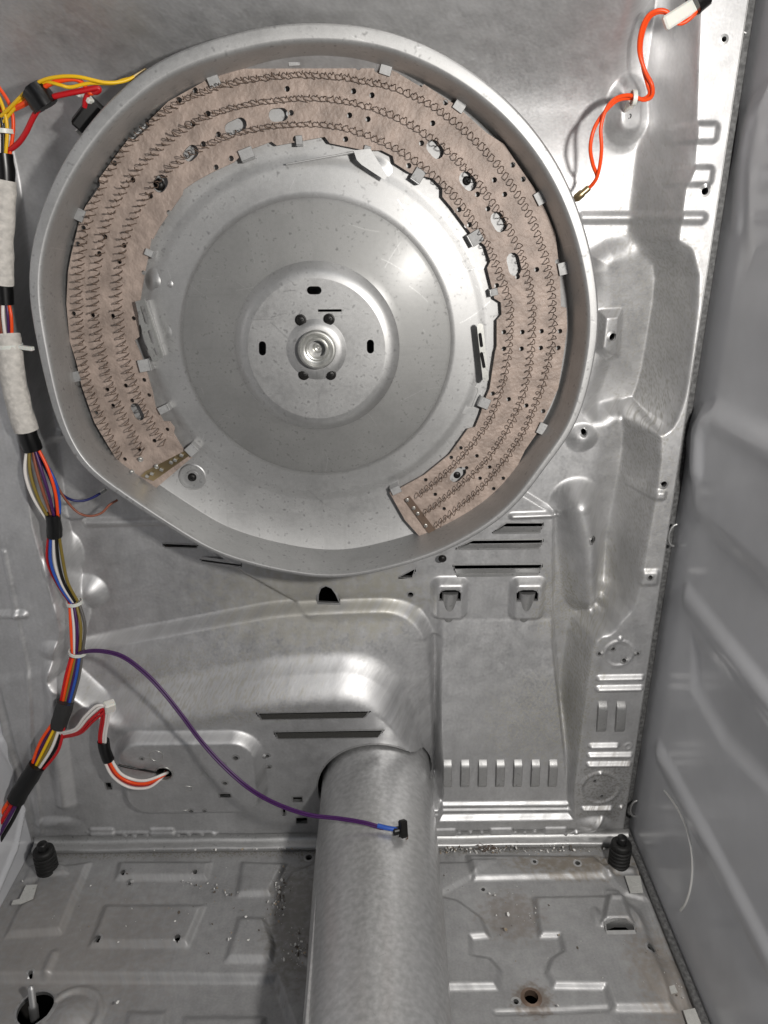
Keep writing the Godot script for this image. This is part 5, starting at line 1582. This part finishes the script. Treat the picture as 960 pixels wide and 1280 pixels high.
	sc.box(along(Vector3(0.0713, 0.1409, 0.122), Vector3(0.5, 0.4, 0.8), Vector3(0.2, 1, 0)), Vector3(0.007, 0.015, 0.006), 0.001)
	part(p, "sensor_clip", sc.mesh(), mats.dark_screw)
	var sd := Build.new()
	var ring := PackedVector3Array()
	for i in 7:
		ring.append(Vector3(0.0714, 0.1326, 0.123) + Vector3([0.003, -0.003, -0.004, 0.0, 0.004, 0.004, 0.003][i], [0.004, 0.003, -0.001, -0.004, -0.002, 0.002, 0.004][i], 0))
	sd.tube(ring, 0.0006, 5)
	part(p, "spade_terminal", sd.mesh(), mats.coil)


func debris() -> void:
	var g := RandomNumberGenerator.new()
	g.seed = 77
	var mm := MultiMesh.new()
	mm.transform_format = MultiMesh.TRANSFORM_3D
	mm.use_colors = true
	var b := Build.new()
	b.lathe([Vector2(0.6, -0.3), Vector2(1.0, 0.0), Vector2(0.5, 0.4), Vector2(0, 0.5)], Transform3D.IDENTITY, 5)
	mm.mesh = b.mesh()
	var spots := []
	var zones := [[Vector2(0.1422, 0.0163), Vector2(0.055, 0.005), 190], [Vector2(0.2288, 0.0188), Vector2(0.07, 0.005), 110], [Vector2(-0.0515, 0.0682), Vector2(0.008, 0.03), 130], [Vector2(-0.0277, 0.1305), Vector2(0.012, 0.02), 90], [Vector2(-0.1014, 0.0626), Vector2(0.02, 0.02), 26], [Vector2(-0.1436, 0.057), Vector2(0.02, 0.006), 18], [Vector2(-0.0848, 0.1129), Vector2(0.02, 0.02), 16], [Vector2(0.1206, 0.0613), Vector2(0.02, 0.02), 12], [Vector2(0.1816, 0.0907), Vector2(0.03, 0.04), 30], [Vector2(-0.1023, 0.0078), Vector2(0.08, 0.003), 40], [Vector2(0.2471, 0.143), Vector2(0.09, 0.06), 40], [Vector2(-0.1824, 0.0938), Vector2(0.12, 0.06), 40], [Vector2(0.0378, 0.0123), Vector2(0.2, 0.004), 40], [Vector2(0.3115, 0.171), Vector2(0.02, 0.03), 18]]
	for k in zones:
		for i in k[2]:
			var p: Vector2 = k[0] + Vector2(g.randfn(0, 0.5), g.randfn(0, 0.5)) * k[1]
			p.y = maxf(p.y, 0.0125)
			spots.append(p)
	mm.instance_count = spots.size()
	for i in spots.size():
		var r: float = 0.0003 + 0.0014 * pow(g.randf(), 3.0)
		var t := Transform3D(Basis.from_euler(Vector3(g.randf() * 6, g.randf() * 6, g.randf() * 6)).scaled(Vector3(r, r * g.randf_range(0.4, 1.0), r * g.randf_range(0.6, 1.8))), Vector3(spots[i].x, 0.0055, spots[i].y))
		mm.set_instance_transform(i, t)
		var w := g.randf()
		mm.set_instance_color(i, Color(0.8, 0.79, 0.76) if w < 0.6 else (Color(0.12, 0.10, 0.08) if w < 0.85 else Color(0.35, 0.28, 0.2)))
	var o := MultiMeshInstance3D.new()
	o.name = "debris"
	o.multimesh = mm
	var m := plain(Color(1, 1, 1), 0.6)
	m.vertex_color_use_as_albedo = true
	o.material_override = m
	o.set_meta("label", "scattered lint, flakes and grit on the base and along its rear fold")
	o.set_meta("category", "debris")
	o.set_meta("kind", "stuff")
	add_child(o)
	# tufts of lint in the fold
	for k in [[Vector3(0.1653, 0.006, 0.0169), 0.010, "dark lint tuft in the rear fold right of the duct", mats.coil], [Vector3(0.107, 0.006, 0.0192), 0.007, "small dark lint tuft against the duct in the rear fold", mats.coil]]:
		var tuft := thing("lint_tuft", k[2], "lint", k[0])
		var tb := Build.new()
		for i in 40:
			var q := PackedVector3Array()
			var s := Vector3(g.randfn(0, 0.5) * k[1], g.randf() * 0.002, g.randfn(0, 0.25) * k[1])
			for e in 5:
				q.append(s)
				s += Vector3(g.randfn(0, 1), g.randfn(0.1, 0.6), g.randfn(0, 0.6)) * 0.0016
				s.y = maxf(s.y, -0.001)
			tb.tube(q, 0.00022, 4)
		part(tuft, "fibres", tb.mesh(), k[3])
